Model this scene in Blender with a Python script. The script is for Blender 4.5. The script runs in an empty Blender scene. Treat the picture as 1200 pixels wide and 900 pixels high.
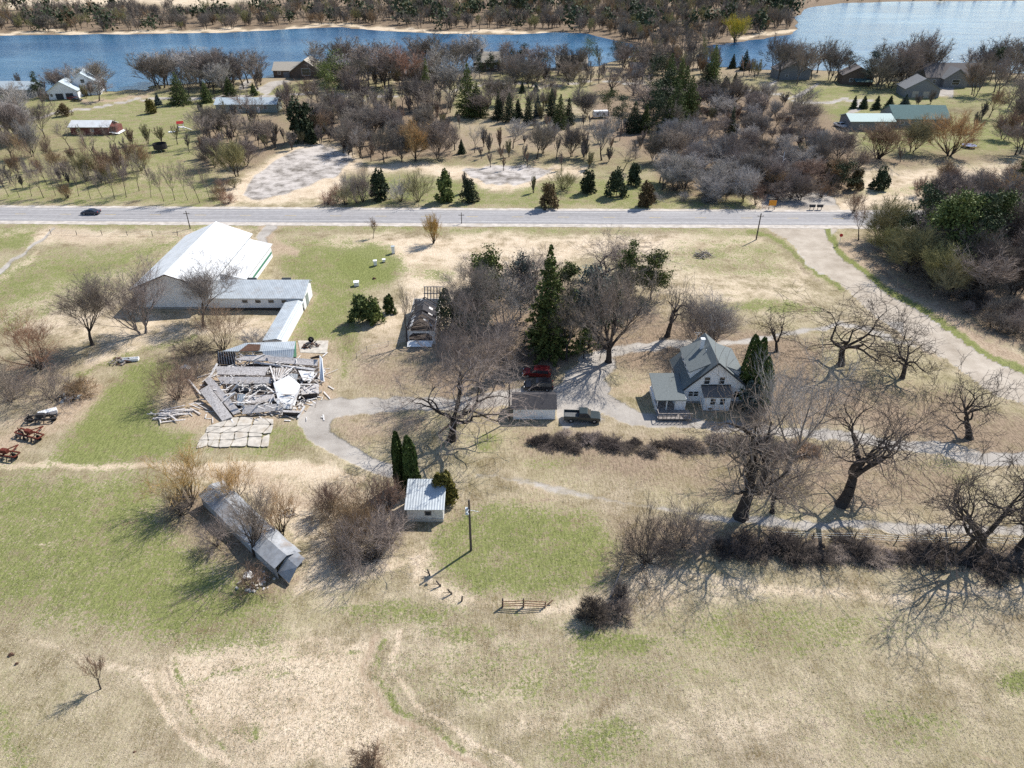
import bpy, math, random
import numpy as np
from mathutils import Vector

# ------------------------------------------------------------------ camera, world, sun
SC = bpy.context.scene
COL = SC.collection
H, TILT, FPX = 65.0, math.radians(33), 833.0            # camera height, pitch, focal length for a 1200 wide picture
cd = bpy.data.cameras.new('camera'); cam = bpy.data.objects.new('camera', cd); COL.objects.link(cam)
cd.sensor_width = 36; cd.lens = FPX / 1200 * 36; cd.clip_start = .5; cd.clip_end = 9000
cam.location = (0, 0, H); cam.rotation_euler = (math.radians(90) - TILT, 0, 0)
SC.camera = cam
W = bpy.data.worlds.new('World'); SC.world = W; W.use_nodes = True
wn = W.node_tree.nodes; bg = wn['Background']
sky = wn.new('ShaderNodeTexSky'); sky.sky_type = 'NISHITA'; sky.sun_disc = False
SUN_EL, SUN_AZ = math.radians(46), math.radians(46)      # azimuth clockwise from +Y
sky.sun_elevation = SUN_EL; sky.sun_rotation = SUN_AZ
sky.air_density = 1.0; sky.dust_density = .4; sky.ozone_density = 1.2
W.node_tree.links.new(sky.outputs[0], bg.inputs[0]); bg.inputs[1].default_value = .12
sd = bpy.data.lights.new('sun', 'SUN'); sd.energy = 5.0; sd.angle = math.radians(.5); sd.color = (1, .945, .855)
sun = bpy.data.objects.new('sun', sd); COL.objects.link(sun)
sdir = Vector((-math.sin(SUN_AZ)*math.cos(SUN_EL), -math.cos(SUN_AZ)*math.cos(SUN_EL), -math.sin(SUN_EL)))
sun.rotation_euler = sdir.to_track_quat('-Z', 'Y').to_euler()
sun.location = (60, 60, 120)
VS = SC.view_settings
VS.view_transform = 'Standard'; VS.look = 'None'; VS.gamma = 1; VS.use_curve_mapping = False; VS.exposure = .46
try:
    SC.cycles.use_denoising = False
    SC.cycles.max_bounces = 5; SC.cycles.diffuse_bounces = 3; SC.cycles.glossy_bounces = 3
    SC.cycles.transparent_max_bounces = 4
except Exception: pass

# ------------------------------------------------------------------ survey helpers
ct, st = math.cos(TILT), math.sin(TILT)
def G(px, py, z=0.):                                     # where the ray through a photo pixel meets height z
    u = (px-600)/FPX; v = (450-py)/FPX
    t = (z-H)/(-st+v*ct)
    return Vector((u*t, (ct+v*st)*t, z))
def PX(x, y, z=0.):
    d = y*ct-(z-H)*st; up = y*st+(z-H)*ct
    return 600+FPX*x/d, 450-FPX*up/d
def height_at(x, y, toppy):                              # height whose top shows at row toppy
    lo, hi = 0., 60.
    for _ in range(40):
        m = (lo+hi)/2
        if PX(x, y, m)[1] > toppy: lo = m
        else: hi = m
    return lo
def mpp(x, y, z=0.): return (y*ct-(z-H)*st)/FPX          # metres per pixel there

# ------------------------------------------------------------------ objects
def tag(o, label=None, cat=None, group=None, kind=None):
    if label: o['label'] = label
    if cat: o['category'] = cat
    if group: o['group'] = group
    if kind: o['kind'] = kind
    return o
def empty(name, loc, rz=0, label=None, cat=None, group=None):
    o = bpy.data.objects.new(name, None); COL.objects.link(o)
    o.location = loc; o.rotation_euler = (0, 0, rz); o.empty_display_size = .3
    return tag(o, label, cat, group)
def link(name, me, parent=None, loc=(0, 0, 0), rz=0, scale=None):
    o = bpy.data.objects.new(name, me); COL.objects.link(o)
    o.location = loc; o.rotation_euler = (0, 0, rz)
    if scale: o.scale = scale
    if parent: o.parent = parent
    return o
def np_mesh(name, co, faces, mats, midx=None, smooth=False):  # faces: (n,3) or (n,4) arrays, or a list of them
    me = bpy.data.meshes.new(name)
    if not isinstance(faces, list): faces = [faces]
    faces = [np.asarray(f, dtype=np.int32) for f in faces if len(f)]
    co = np.asarray(co, dtype=np.float32)
    me.vertices.add(len(co)); me.vertices.foreach_set('co', co.ravel())
    loops = np.concatenate([f.ravel() for f in faces])
    tot = np.concatenate([np.full(len(f), f.shape[1], np.int32) for f in faces])
    start = np.concatenate([[0], np.cumsum(tot)[:-1]]).astype(np.int32)
    me.loops.add(len(loops)); me.loops.foreach_set('vertex_index', loops)
    me.polygons.add(len(tot)); me.polygons.foreach_set('loop_start', start)
    try: me.polygons.foreach_set('loop_total', tot)
    except Exception: pass
    if midx is not None: me.polygons.foreach_set('material_index', np.asarray(midx, np.int32))
    me.polygons.foreach_set('use_smooth', np.full(len(tot), smooth, bool))
    for m in (mats if isinstance(mats, (list, tuple)) else [mats]): me.materials.append(m)
    me.update(calc_edges=True)
    return me

class MB:                                                # collects shapes, builds ONE mesh object
    def __init__(s): s.v = []; s.f = []
    def add(s, vs, fs):
        n = len(s.v); s.v += [tuple(v) for v in vs]; s.f += [tuple(i+n for i in f) for f in fs]; return s
    def box(s, x0, y0, z0, x1, y1, z1):
        return s.add([(x0,y0,z0),(x1,y0,z0),(x1,y1,z0),(x0,y1,z0),(x0,y0,z1),(x1,y0,z1),(x1,y1,z1),(x0,y1,z1)],
              [(0,3,2,1),(4,5,6,7),(0,1,5,4),(1,2,6,5),(2,3,7,6),(3,0,4,7)])
    def slab(s, q, t):                                   # quad or polygon with thickness t along its normal
        q = [Vector(p) for p in q]; n = Vector((0,0,0))
        for i in range(len(q)):
            a, b = q[i], q[(i+1) % len(q)]
            n += Vector(((a.y-b.y)*(a.z+b.z), (a.z-b.z)*(a.x+b.x), (a.x-b.x)*(a.y+b.y)))
        n.normalize(); k = len(q)
        vs = q+[p-n*t for p in q]
        fs = [tuple(range(k)), tuple(range(2*k-1, k-1, -1))]+[(i, i+k, (i+1) % k+k, (i+1) % k) for i in range(k)]
        return s.add(vs, fs)
    def bar(s, a, b, w, h=None):                         # a beam of section w x h
        a, b = Vector(a), Vector(b); h = h or w; d = (b-a).normalized()
        u = d.cross(Vector((0,0,1)));
        if u.length < .01: u = Vector((1,0,0))
        u.normalize(); v = u.cross(d); u *= w/2; v *= h/2
        return s.add([a-u-v,a+u-v,a+u+v,a-u+v,b-u-v,b+u-v,b+u+v,b-u+v],[(0,3,2,1),(4,5,6,7),(0,1,5,4),(1,2,6,5),(2,3,7,6),(3,0,4,7)])
    def tube(s, a, b, r0, r1=None, n=8):
        a, b = Vector(a), Vector(b); r1 = r0 if r1 is None else r1; d = (b-a).normalized()
        u = d.cross(Vector((.3,.9,.1))).normalized(); v = u.cross(d)
        vs = [a+(u*math.cos(i*2*math.pi/n)+v*math.sin(i*2*math.pi/n))*r0 for i in range(n)]+[b+(u*math.cos(i*2*math.pi/n)+v*math.sin(i*2*math.pi/n))*r1 for i in range(n)]
        return s.add(vs, [(i,(i+1)%n,(i+1)%n+n,i+n) for i in range(n)]+[tuple(range(n-1,-1,-1)), tuple(range(n,2*n))])
    def build(s, name, mat, parent=None, loc=(0,0,0), rz=0, smooth=False):
        me = bpy.data.meshes.new(name); me.from_pydata(s.v, [], s.f); me.materials.append(mat); me.update()
        if smooth:
            for p in me.polygons: p.use_smooth = True
        return link(name, me, parent, loc, rz)

# ------------------------------------------------------------------ materials
def nodes(name):
    m = bpy.data.materials.new(name); m.use_nodes = True; t = m.node_tree
    return m, t.nodes, t.links, t.nodes['Principled BSDF']
def N(nd, typ, **kw):
    n = nd.new(typ)
    for k, v in kw.items(): setattr(n, k, v)
    return n
def mix(nd, lk, fac, a, b, mode='MIX'):
    m = nd.new('ShaderNodeMix'); m.data_type = 'RGBA'; m.blend_type = mode
    for s, v in ((m.inputs[0], fac), (m.inputs[6], a), (m.inputs[7], b)):
        if hasattr(v, 'is_linked'): lk.new(v, s)
        elif isinstance(v, (int, float)): s.default_value = v
        else: s.default_value = (*v, 1)
    return m.outputs[2]
def math_(nd, lk, op, a, b=0., clamp=False):
    m = nd.new('ShaderNodeMath'); m.operation = op; m.use_clamp = clamp
    for s, v in ((m.inputs[0], a), (m.inputs[1], b)):
        if hasattr(v, 'is_linked'): lk.new(v, s)
        else: s.default_value = v
    return m.outputs[0]
def noise(nd, lk, vec, scale, detail=3., rough=.6):
    n = nd.new('ShaderNodeTexNoise'); n.inputs['Scale'].default_value = scale
    n.inputs['Detail'].default_value = detail; n.inputs['Roughness'].default_value = rough
    if vec is not None: lk.new(vec, n.inputs['Vector'])
    return n.outputs['Fac']
def ramp(nd, lk, fac, a, b):                             # smooth 0..1 between a and b
    r = nd.new('ShaderNodeMapRange'); r.interpolation_type = 'SMOOTHSTEP'; lk.new(fac, r.inputs[0])
    r.inputs[1].default_value = a; r.inputs[2].default_value = b
    return r.outputs[0]
def plain(name, c, rough=.7, var=.25, scale=2., stain=None, stain_amt=.4, metal=0., bump=0., spec=.3, lines=None, line_axis='Z', line_dark=.0, rnd=0.):
    """weathered surface: colour c with mottling, optional stain colour in patches, optional line relief"""
    m, nd, lk, P = nodes(name)
    tc = nd.new('ShaderNodeTexCoord').outputs['Object']
    n1 = noise(nd, lk, tc, scale, 5, .65)
    f = ramp(nd, lk, n1, .3, .7)
    col = mix(nd, lk, f, tuple(x*(1-var) for x in c), tuple(min(.95, x*(1+var)) for x in c))
    if stain:
        n2 = ramp(nd, lk, noise(nd, lk, tc, scale*.35+.1, 6, .7), .5, .68)
        col = mix(nd, lk, math_(nd, lk, 'MULTIPLY', n2, stain_amt), col, stain)
    h = n1
    if lines:
        w = nd.new('ShaderNodeTexWave'); w.wave_type = 'BANDS'; w.bands_direction = line_axis; w.wave_profile = 'SIN' if line_dark == 0 else 'SAW'
        w.inputs['Scale'].default_value = lines; w.inputs['Distortion'].default_value = 0; lk.new(tc, w.inputs['Vector'])
        h = math_(nd, lk, 'ADD', math_(nd, lk, 'MULTIPLY', w.outputs['Fac'], 1.5), h)
        if line_dark: col = mix(nd, lk, math_(nd, lk, 'MULTIPLY', ramp(nd, lk, w.outputs['Fac'], .8, 1.), line_dark), col, tuple(x*.35 for x in c))
    if rnd:
        oi = nd.new('ShaderNodeObjectInfo'); hs = nd.new('ShaderNodeHueSaturation'); lk.new(col, hs.inputs['Color'])
        lk.new(math_(nd, lk, 'ADD', math_(nd, lk, 'MULTIPLY', oi.outputs['Random'], rnd), 1-rnd*.5), hs.inputs['Value'])
        rr = math_(nd, lk, 'FRACT', math_(nd, lk, 'MULTIPLY', oi.outputs['Random'], 17.3))
        lk.new(math_(nd, lk, 'ADD', math_(nd, lk, 'MULTIPLY', rr, rnd*.08), .5-rnd*.04), hs.inputs['Hue'])
        lk.new(math_(nd, lk, 'ADD', math_(nd, lk, 'MULTIPLY', rr, rnd*.8), 1-rnd*.4), hs.inputs['Saturation'])
        col = hs.outputs[0]
    lk.new(col, P.inputs['Base Color'])
    P.inputs['Roughness'].default_value = rough; P.inputs['Metallic'].default_value = metal
    P.inputs['Specular IOR Level'].default_value = spec if rough < .75 else min(spec, .12)
    if bump:
        b = nd.new('ShaderNodeBump'); b.inputs['Strength'].default_value = min(1, bump); b.inputs['Distance'].default_value = .03
        lk.new(h, b.inputs['Height']); lk.new(b.outputs[0], P.inputs['Normal'])
    return m
def leafy(name, c1, c2, scale=1.5, trans=.25):
    m, nd, lk, P = nodes(name)
    tc = nd.new('ShaderNodeTexCoord').outputs['Object']
    oi = nd.new('ShaderNodeObjectInfo')
    g = nd.new('ShaderNodeNewGeometry')
    f = ramp(nd, lk, noise(nd, lk, tc, scale, 3, .6), .32, .68)
    f = math_(nd, lk, 'ADD', math_(nd, lk, 'MULTIPLY', f, .6), math_(nd, lk, 'MULTIPLY', g.outputs['Random Per Island'], .4))
    col = mix(nd, lk, f, c1, c2)
    hs = nd.new('ShaderNodeHueSaturation'); lk.new(col, hs.inputs['Color'])
    lk.new(math_(nd, lk, 'ADD', math_(nd, lk, 'MULTIPLY', oi.outputs['Random'], .5), .75), hs.inputs['Value'])
    lk.new(hs.outputs[0], P.inputs['Base Color']); P.inputs['Roughness'].default_value = .7; P.inputs['Specular IOR Level'].default_value = .15
    return m

M = {}
M['bark'] = plain('bark', (.058,.048,.043), .9, .4, 6, rnd=.3, spec=.1)
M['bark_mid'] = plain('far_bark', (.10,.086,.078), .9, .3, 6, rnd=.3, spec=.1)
M['bark_pale'] = plain('pale_bark', (.20,.175,.16), .9, .35, 6, rnd=.3, spec=.1)
M['twig_grey'] = plain('grey_twig', (.215,.185,.158), .9, .25, .6, rnd=.35, spec=.08)
M['twig_far'] = plain('distant_twig', (.15,.132,.118), .9, .3, .6, spec=.05)
M['twig_pale'] = plain('pale_twig', (.36,.33,.305), .9, .25, .6, rnd=.3, spec=.08)
M['twig_dark'] = plain('dark_twig', (.10,.082,.073), .9, .3, .6, rnd=.25, spec=.08)
M['twig_mauve'] = plain('mauve_twig', (.25,.205,.178), .9, .25, .6, rnd=.3, spec=.08)
M['twig_brown'] = plain('brown_twig', (.28,.195,.135), .9, .3, .6, rnd=.35, spec=.08)
M['twig_gold'] = plain('gold_twig', (.46,.31,.14), .9, .25, .6, rnd=.3, spec=.08)
M['twig_yellow'] = plain('yellow_catkins', (.50,.40,.10), .9, .25, .6, rnd=.2, spec=.08)
M['twig_olive'] = plain('olive_twig', (.27,.245,.13), .9, .25, .6, rnd=.3, spec=.08)
M['twig_red'] = plain('red_twig', (.30,.18,.125), .9, .25, .6, rnd=.3, spec=.08)
M['needle'] = leafy('spruce_needles', (.034,.058,.024), (.15,.175,.055))
M['needle_dark'] = leafy('dark_needles', (.020,.034,.022), (.085,.105,.050))
M['needle_blue'] = leafy('blue_needles', (.04,.06,.055), (.12,.15,.135))
M['needle_pine'] = leafy('pine_needles', (.045,.075,.022), (.22,.245,.075))
M['needle_gold'] = leafy('gold_juniper', (.09,.085,.02), (.20,.17,.045))
M['needle_rust'] = leafy('rusty_juniper', (.06,.05,.024), (.18,.12,.06))
M['needle_arb'] = leafy('arborvitae_sprays', (.026,.052,.016), (.125,.165,.045))
M['bud'] = leafy('fresh_buds', (.10,.12,.03), (.20,.22,.07))
M['white_metal'] = plain('white_roof_metal', (.64,.655,.67), .45, .07, .5, stain=(.47,.45,.42), stain_amt=.5, bump=.3, lines=.35, line_axis='Y', line_dark=.22)
M['white_wall'] = plain('white_wall_metal', (.78,.79,.81), .5, .07, 1, stain=(.4,.37,.33), stain_amt=.25, bump=.35, lines=1.2, line_axis='X')
M['galv'] = plain('galvanised_metal', (.46,.50,.53), .42, .12, .8, stain=(.33,.31,.29), stain_amt=.5, metal=.15, bump=.5, lines=.9, line_axis='X')
M['galv_y'] = plain('galvanised_metal_ribs', (.31,.325,.35), .7, .22, .8, stain=(.26,.20,.15), stain_amt=.6, metal=.1, bump=.35, lines=2.2, line_axis='X')
M['siding'] = plain('white_siding', (.86,.87,.89), .6, .03, 1.5, stain=(.7,.7,.7), stain_amt=.2, bump=.5, lines=1.6, line_axis='Z', line_dark=.12)
M['old_white'] = plain('peeling_white_paint', (.62,.62,.62), .8, .2, 2.5, stain=(.30,.26,.23), stain_amt=.8, bump=.5, lines=1.2, line_axis='Z', line_dark=.35)
M['white_paint'] = plain('white_paint', (.78,.79,.80), .5, .05, 3)
M['shingle'] = plain('grey_green_shingle', (.165,.185,.19), .85, .18, 9, stain=(.10,.12,.12), stain_amt=.5, bump=.5, lines=1.6, line_axis='Y', line_dark=.3)
M['shingle_dark'] = plain('dark_shingle', (.066,.064,.070), .9, .35, 11, stain=(.15,.13,.12), stain_amt=.5, bump=.6, lines=1.6, line_axis='Y', line_dark=.35)
M['shingle_old'] = plain('old_grey_shingle', (.50,.47,.455), .9, .35, 6, stain=(.20,.175,.16), stain_amt=.7, bump=.8)
M['shingle_brown'] = plain('brown_shingle', (.16,.145,.14), .9, .25, 6)
M['barnwood'] = plain('weathered_board', (.30,.27,.25), .9, .45, 4, stain=(.12,.10,.09), stain_amt=.8, bump=.6, rnd=.4)
M['boards_white'] = plain('loose_white_boards', (.60,.585,.575), .8, .3, 5, stain=(.28,.24,.22), stain_amt=.7)
M['dark_wood'] = plain('dark_wood', (.075,.062,.055), .9, .4, 4)
M['pole_wood'] = plain('pole_wood', (.10,.085,.075), .9, .3, 5)
M['rail_wood'] = plain('rail_wood', (.30,.19,.125), .9, .4, 5)
M['glass'] = plain('window_glass', (.03,.035,.04), .12, .2, 2, spec=.6)
M['trim'] = plain('dark_trim', (.045,.05,.055), .6, .2, 3)
M['green_trim'] = plain('green_trim', (.05,.20,.13), .5, .15, 3)
M['green_wall'] = plain('sage_siding', (.24,.28,.26), .7, .1, 2, bump=.4, lines=1.6, line_axis='Z', line_dark=.25)
M['teal_roof'] = plain('teal_roof', (.10,.165,.165), .85, .15, 2, bump=.3, lines=.9, line_axis='X')
M['mint_roof'] = plain('pale_mint_roof', (.46,.56,.54), .8, .06, 2, bump=.3, lines=.9, line_axis='X')
M['blue_roof'] = plain('pale_blue_roof', (.40,.46,.50), .8, .1, 2)
M['red_wall'] = plain('dark_red_siding', (.17,.07,.06), .8, .2, 2)
M['brown_wall'] = plain('brown_siding', (.14,.105,.085), .8, .2, 2)
M['grey_wall'] = plain('grey_siding', (.20,.205,.215), .8, .15, 2)
M['tan_wall'] = plain('tan_siding', (.42,.38,.32), .8, .1, 2)
M['concrete'] = plain('old_concrete', (.47,.435,.385), .9, .2, 1.2, stain=(.40,.34,.27), stain_amt=.6, bump=.4)
M['block'] = plain('grey_block', (.33,.32,.31), .9, .25, 3)
M['tyre'] = plain('tyre_rubber', (.018,.018,.019), .85, .2, 8)
M['rim'] = plain('wheel_rim', (.45,.46,.48), .35, .1, 8, metal=.7)
M['paint_black'] = plain('black_car_paint', (.010,.011,.016), .22, .1, 3, spec=.6)
M['paint_red'] = plain('red_truck_paint', (.15,.010,.012), .35, .3, 3, spec=.5)
M['paint_green'] = plain('dark_green_truck_paint', (.026,.038,.042), .28, .15, 3, spec=.6)
M['paint_blue'] = plain('dark_blue_car_paint', (.020,.030,.055), .25, .1, 3, spec=.6)
M['paint_white'] = plain('white_car_paint', (.75,.75,.76), .3, .04, 3, spec=.5)
M['bed_grey'] = plain('truck_bed_liner', (.10,.105,.11), .7, .3, 4)
M['chrome'] = plain('bumper_chrome', (.55,.56,.57), .25, .05, 4, metal=.8)
M['lamp_clear'] = plain('headlight_lens', (.65,.67,.68), .15, .05, 4, spec=.7)
M['lamp_red'] = plain('tail_light_lens', (.35,.015,.012), .2, .1, 4, spec=.6)
M['rust_red'] = plain('faded_red_machine_paint', (.125,.034,.024), .8, .5, 3, stain=(.07,.045,.035), stain_amt=.9)
M['rust'] = plain('rusty_iron', (.12,.07,.05), .85, .4, 5)
M['black_iron'] = plain('dark_iron', (.035,.033,.035), .7, .3, 5)
M['tarp_blue'] = plain('blue_tarp', (.06,.10,.26), .5, .2, 2)
M['orange'] = plain('orange_sign', (.75,.30,.03), .5, .1, 3)
M['sign_red'] = plain('red_sign', (.45,.03,.03), .5, .1, 3)
M['stone'] = plain('field_stone', (.45,.42,.38), .9, .2, 3)
M['log'] = plain('cut_brush', (.26,.23,.21), .9, .4, 3)

# ------------------------------------------------------------------ ground, painted by survey
rows = list(np.arange(-62, 320, 2.5))+list(np.arange(320, 1000, 3.0))+[1040, 1100, 1200, 1400, 1800]
rowD = [G(600, r).y for r in rows]
rowD = [5200., 2600., 1900.]+rowD
cols = np.concatenate([[-1200, -600], np.arange(-240, 1441, 3.0), [1800, 2400]])
Vx = np.zeros((len(rowD), len(cols))); Vy = np.zeros_like(Vx)
for i, D in enumerate(rowD):
    Vy[i] = D; Vx[i] = (cols-600)/FPX*(D*ct+H*st)
X = Vx.ravel(); Y = Vy.ravel()
dep = Y*ct+H*st
PXx = 600+FPX*X/dep; PYy = 450-FPX*(Y*st-H*ct)/dep
def wob(x, y, s, a, k):                                  # slow wander, so no painted edge is a ruler line
    return a*(np.sin(x*s*1.0+k)+np.sin(y*s*1.7+x*s*.6+k*2.1)+.6*np.sin(x*s*2.9-y*s*2.3+k*.7)+.4*np.sin(x*s*5.3+y*s*4.1+k))
def smooth(t): t = np.clip(t, 0, 1); return t*t*(3-2*t)
class Paint:
    def __init__(s, x, y):
        s.x = x+wob(x, y, .055, 2.2, 1.3); s.y = y+wob(x, y, .06, 1.5, 4.2)
        s.rx, s.ry = x, y
        s.ch = {k: np.zeros_like(x) for k in ('green', 'straw', 'dirt', 'leaf', 'gravel', 'mud')}
    def put(s, k, m, v, over=False):
        if v < 0: s.ch[k] *= (1-m*min(1, -v))
        else: s.ch[k] = np.maximum(s.ch[k], m*v)
        if over:
            for q in s.ch:
                if q != k: s.ch[q] *= 1-m
    def ell(s, k, cx, cy, rx, ry, v, soft=.5, rot=0, over=False):
        a = math.radians(rot); dx = s.x-cx; dy = s.y-cy
        u = (dx*math.cos(a)+dy*math.sin(a))/rx; w = (-dx*math.sin(a)+dy*math.cos(a))/ry
        s.put(k, smooth((1+soft-np.sqrt(u*u+w*w))/(2*soft)), v, over)
    def poly(s, k, pts, v, soft=6, over=False, crisp=False):
        x, y = (s.rx, s.ry) if crisp else (s.x, s.y)
        ins = np.zeros(len(x), bool); d = np.full(len(x), 1e9)
        for i in range(len(pts)):
            (x0, y0), (x1, y1) = pts[i], pts[(i+1) % len(pts)]
            c = (y0 > y) != (y1 > y)
            xi = x0+(y-y0)*(x1-x0)/((y1-y0) or 1e-9)
            ins ^= c & (x < xi)
            d = np.minimum(d, s.seg(x, y, x0, y0, x1, y1))
        if k != 'gravel': soft = soft*1.7+1
        s.put(k, smooth((np.where(ins, d, -d)+soft)/(2*soft)), v, over)
    @staticmethod
    def seg(x, y, x0, y0, x1, y1):
        L = (x1-x0)**2+(y1-y0)**2 or 1e-9
        t = np.clip(((x-x0)*(x1-x0)+(y-y0)*(y1-y0))/L, 0, 1)
        return np.hypot(x-x0-t*(x1-x0), y-y0-t*(y1-y0))
    def stroke(s, k, pts, w, v, soft=3, over=False, aspect=1.6):  # a band w pixels wide; ground lies foreshortened, so heights count more
        x, y = s.x, s.y*aspect; d = np.full(len(x), 1e9); ww = np.full(len(x), float(w if not isinstance(w, (list, tuple)) else w[0]))
        for i in range(len(pts)-1):
            (x0, y0), (x1, y1) = pts[i], pts[i+1]
            di = s.seg(x, y, x0, y0*aspect, x1, y1*aspect)
            if isinstance(w, (list, tuple)):
                L = (x1-x0)**2+(y1-y0)**2*aspect**2 or 1e-9
                t = np.clip(((x-x0)*(x1-x0)+(y-y0*aspect)*(y1-y0)*aspect)/L, 0, 1)
                ww = np.where(di < d, w[i]+(w[i+1]-w[i])*t, ww)
            d = np.minimum(d, di)
        s.put(k, smooth((ww/2+soft-d)/(2*soft)), v, over)
p = Paint(PXx, PYy)
# --- far north: fields, woods floor
p.poly('leaf', [(-300,-70),(1500,-70),(1500,60),(-300,60)], 1., 4); p.poly('mud', [(-300,8),(1500,-8),(1500,60),(-300,40)], .7, 4)
p.poly('straw', [(-300,-70),(330,-70),(320,6),(-300,9)], .9, 3, over=True)
p.poly('straw', [(330,-70),(1500,-70),(1500,-12),(330,-6)], .6, 4)
p.stroke('straw', [(-200,41),(60,39),(170,38),(260,37),(330,33),(400,30),(440,33),(520,38),(600,39),(650,37)], 7, 1., 2, over=True)
p.stroke('straw', [(855,46),(900,42),(935,37)], 6, 1., 2, over=True)
# --- lake-side lots and lawns between lake and highway
p.poly('green', [(-300,112),(420,95),(700,88),(1500,92),(1500,200),(1050,190),(950,130),(800,110),(420,130),(300,190),(-300,232)], .55, 8)
p.poly('leaf', [(120,84),(420,70),(700,68),(960,66),(1500,72),(1500,98),(960,96),(700,92),(420,98),(200,110)], .55, 7)
p.poly('green', [(-20,165),(270,160),(260,185),(160,196),(-20,215)], .62, 10)
p.poly('green', [(0,190),(255,175),(260,236),(0,238)], .50, 8)
p.poly('leaf', [(-100,150),(70,140),(150,185),(140,205),(-100,215)], .45, 14)
p.poly('leaf', [(230,130),(345,128),(345,178),(300,205),(235,200)], .85, 10)
p.poly('leaf', [(330,112),(530,110),(530,190),(420,190),(340,170)], .95, 8)
p.poly('green', [(510,105),(800,100),(800,118),(640,128),(515,128)], .55, 5)
p.poly('green', [(420,182),(800,170),(870,200),(820,205),(420,203)], .50, 7); p.poly('leaf', [(400,150),(800,140),(880,200),(420,200)], .55, 7); p.poly('mud', [(390,114),(530,112),(520,180),(420,190),(340,165)], .55, 8); p.poly('mud', [(760,120),(950,122),(990,180),(960,215),(790,215)], .6, 8)
p.poly('leaf', [(520,150),(800,140),(800,176),(520,178)], .60, 9)
p.poly('leaf', [(690,90),(800,85),(960,118),(1000,170),(1000,232),(780,232),(760,190),(700,160)], 1., 9)
p.poly('green', [(1000,150),(1170,160),(1150,195),(1010,190)], .6, 8)
p.poly('green', [(935,120),(1000,126),(1000,148),(940,146)], .85, 4)
p.poly('green', [(918,98),(1010,100),(1010,113),(930,115)], .75, 4)
p.poly('green', [(1140,145),(1215,140),(1215,180),(1140,180)], .7, 6)
p.poly('mud', [(1085,123),(1165,123),(1165,138),(1090,136)], .7, 5)
p.poly('straw', [(1010,200),(1220,182),(1240,250),(1010,240)], .85, 8)
p.poly('leaf', [(960,180),(1230,172),(1230,190),(980,200)], .7, 6)
p.poly('green', [(985,222),(1120,213),(1110,225),(990,230)], .5, 4)
p.ell('green', 640, 86, 45, 5, .8, .5); p.ell('green', 600, 90, 20, 6, .8, .5)
p.poly('green', [(240,105),(360,92),(380,108),(250,116)], .75, 4)
# roadside verges north of the highway
p.poly('green', [(-300,228),(265,226),(262,240),(-300,237)], .62, 4)
p.poly('green', [(400,205),(880,208),(900,246),(400,241)], .62, 5)
p.poly('green', [(430,214),(600,222),(760,228),(880,235),(880,244),(430,236)], .35, 5)
p.poly('leaf', [(395,190),(450,190),(440,205),(400,205)], .8, 5)
# dry ponds and reeds
p.poly('straw', [(268,238),(258,226),(290,205),(325,178),(360,168),(412,172),(425,188),(400,208),(398,238)], 1., 5, over=True)
p.poly('gravel', [(282,230),(298,205),(335,180),(372,173),(412,180),(395,205),(352,222),(300,234)], 1., 3)
p.poly('straw', [(430,193),(520,192),(690,196),(690,206),(640,208),(600,226),(570,226),(540,208),(500,203),(430,202)], 1., 3, over=True)
p.poly('gravel', [(540,196),(600,194),(648,198),(628,208),(600,220),(572,218),(552,206)], 1., 2)
p.poly('straw', [(160,200),(195,191),(198,196),(165,212)], .8, 4)
p.poly('straw', [(872,234),(885,246),(1010,249),(1040,238),(1000,232),(940,236)], .95, 3, over=True)
# north lane and drives
LANE = [(-120,152),(0,146),(45,137),(90,128),(150,121),(190,117),(240,114),(330,111),(420,113),(470,111),(520,106),(560,102),(620,98),(700,97),(780,98),(830,103),(870,107),(905,112),(940,117),(985,118),(1020,120)]
p.stroke('gravel', LANE, [5]*2+[6]*5+[5]*12+[8]*2, 1., 1.6, over=True, aspect=2.2)
p.stroke('gravel', [(1000,119),(1010,126),(1000,133),(985,140)], 7, 1., 1.6, over=True, aspect=2.2)
p.stroke('dirt', [(95,117),(130,118),(170,115)], 9, .9, 3, over=True, aspect=2.2)
p.poly('gravel', [(290,103),(324,92),(340,92),(308,109)], 1., 1.5, over=True)
p.poly('gravel', [(277,104),(287,94),(294,94),(287,106)], .9, 1.5, over=True)
p.stroke('gravel', [(890,112),(902,103),(911,98)], 4, 1., 1.5, over=True, aspect=2)
p.stroke('gravel', [(933,112),(948,103),(956,97)], 5, .9, 1.5, over=True, aspect=2)
p.poly('gravel', [(1060,114),(1100,101),(1112,101),(1120,113)], 1., 1.5, over=True)
p.poly('dirt', [(465,96),(520,94),(515,106),(468,108)], .9, 3, over=True)
p.poly('dirt', [(160,104),(185,104),(178,112),(135,110)], .8, 3)
# --- south verge and yard
p.poly('green', [(-300,260),(300,261),(302,268),(-300,270)], .58, 3)
p.poly('green', [(330,264),(900,268),(905,274),(330,271)], .52, 3)
p.poly('straw', [(-300,268),(250,268),(310,275),(340,285),(420,275),(900,278),(900,290),(700,300),(600,330),(480,320),(400,292),(330,292),(250,284),(60,288),(-300,272)], .85, 6)
p.poly('dirt', [(40,262),(75,266),(130,275),(235,279),(120,290),(60,285)], .5, 5)
p.poly('green', [(-300,275),(38,270),(36,290),(-300,330)], .85, 4)
p.poly('green', [(60,296),(210,278),(190,300),(140,330),(100,345),(40,360),(-60,395),(-60,330)], .68, 16)
p.poly('straw', [(0,345),(90,325),(160,300),(190,300),(150,340),(130,400),(100,420),(0,380)], .55, 14)
p.stroke('green', [(0,385),(60,360)], 20, .5, 8)
p.stroke('gravel', [(-60,352),(0,318),(35,292),(58,272)], [8,7,5,4], .8, 2)
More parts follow.
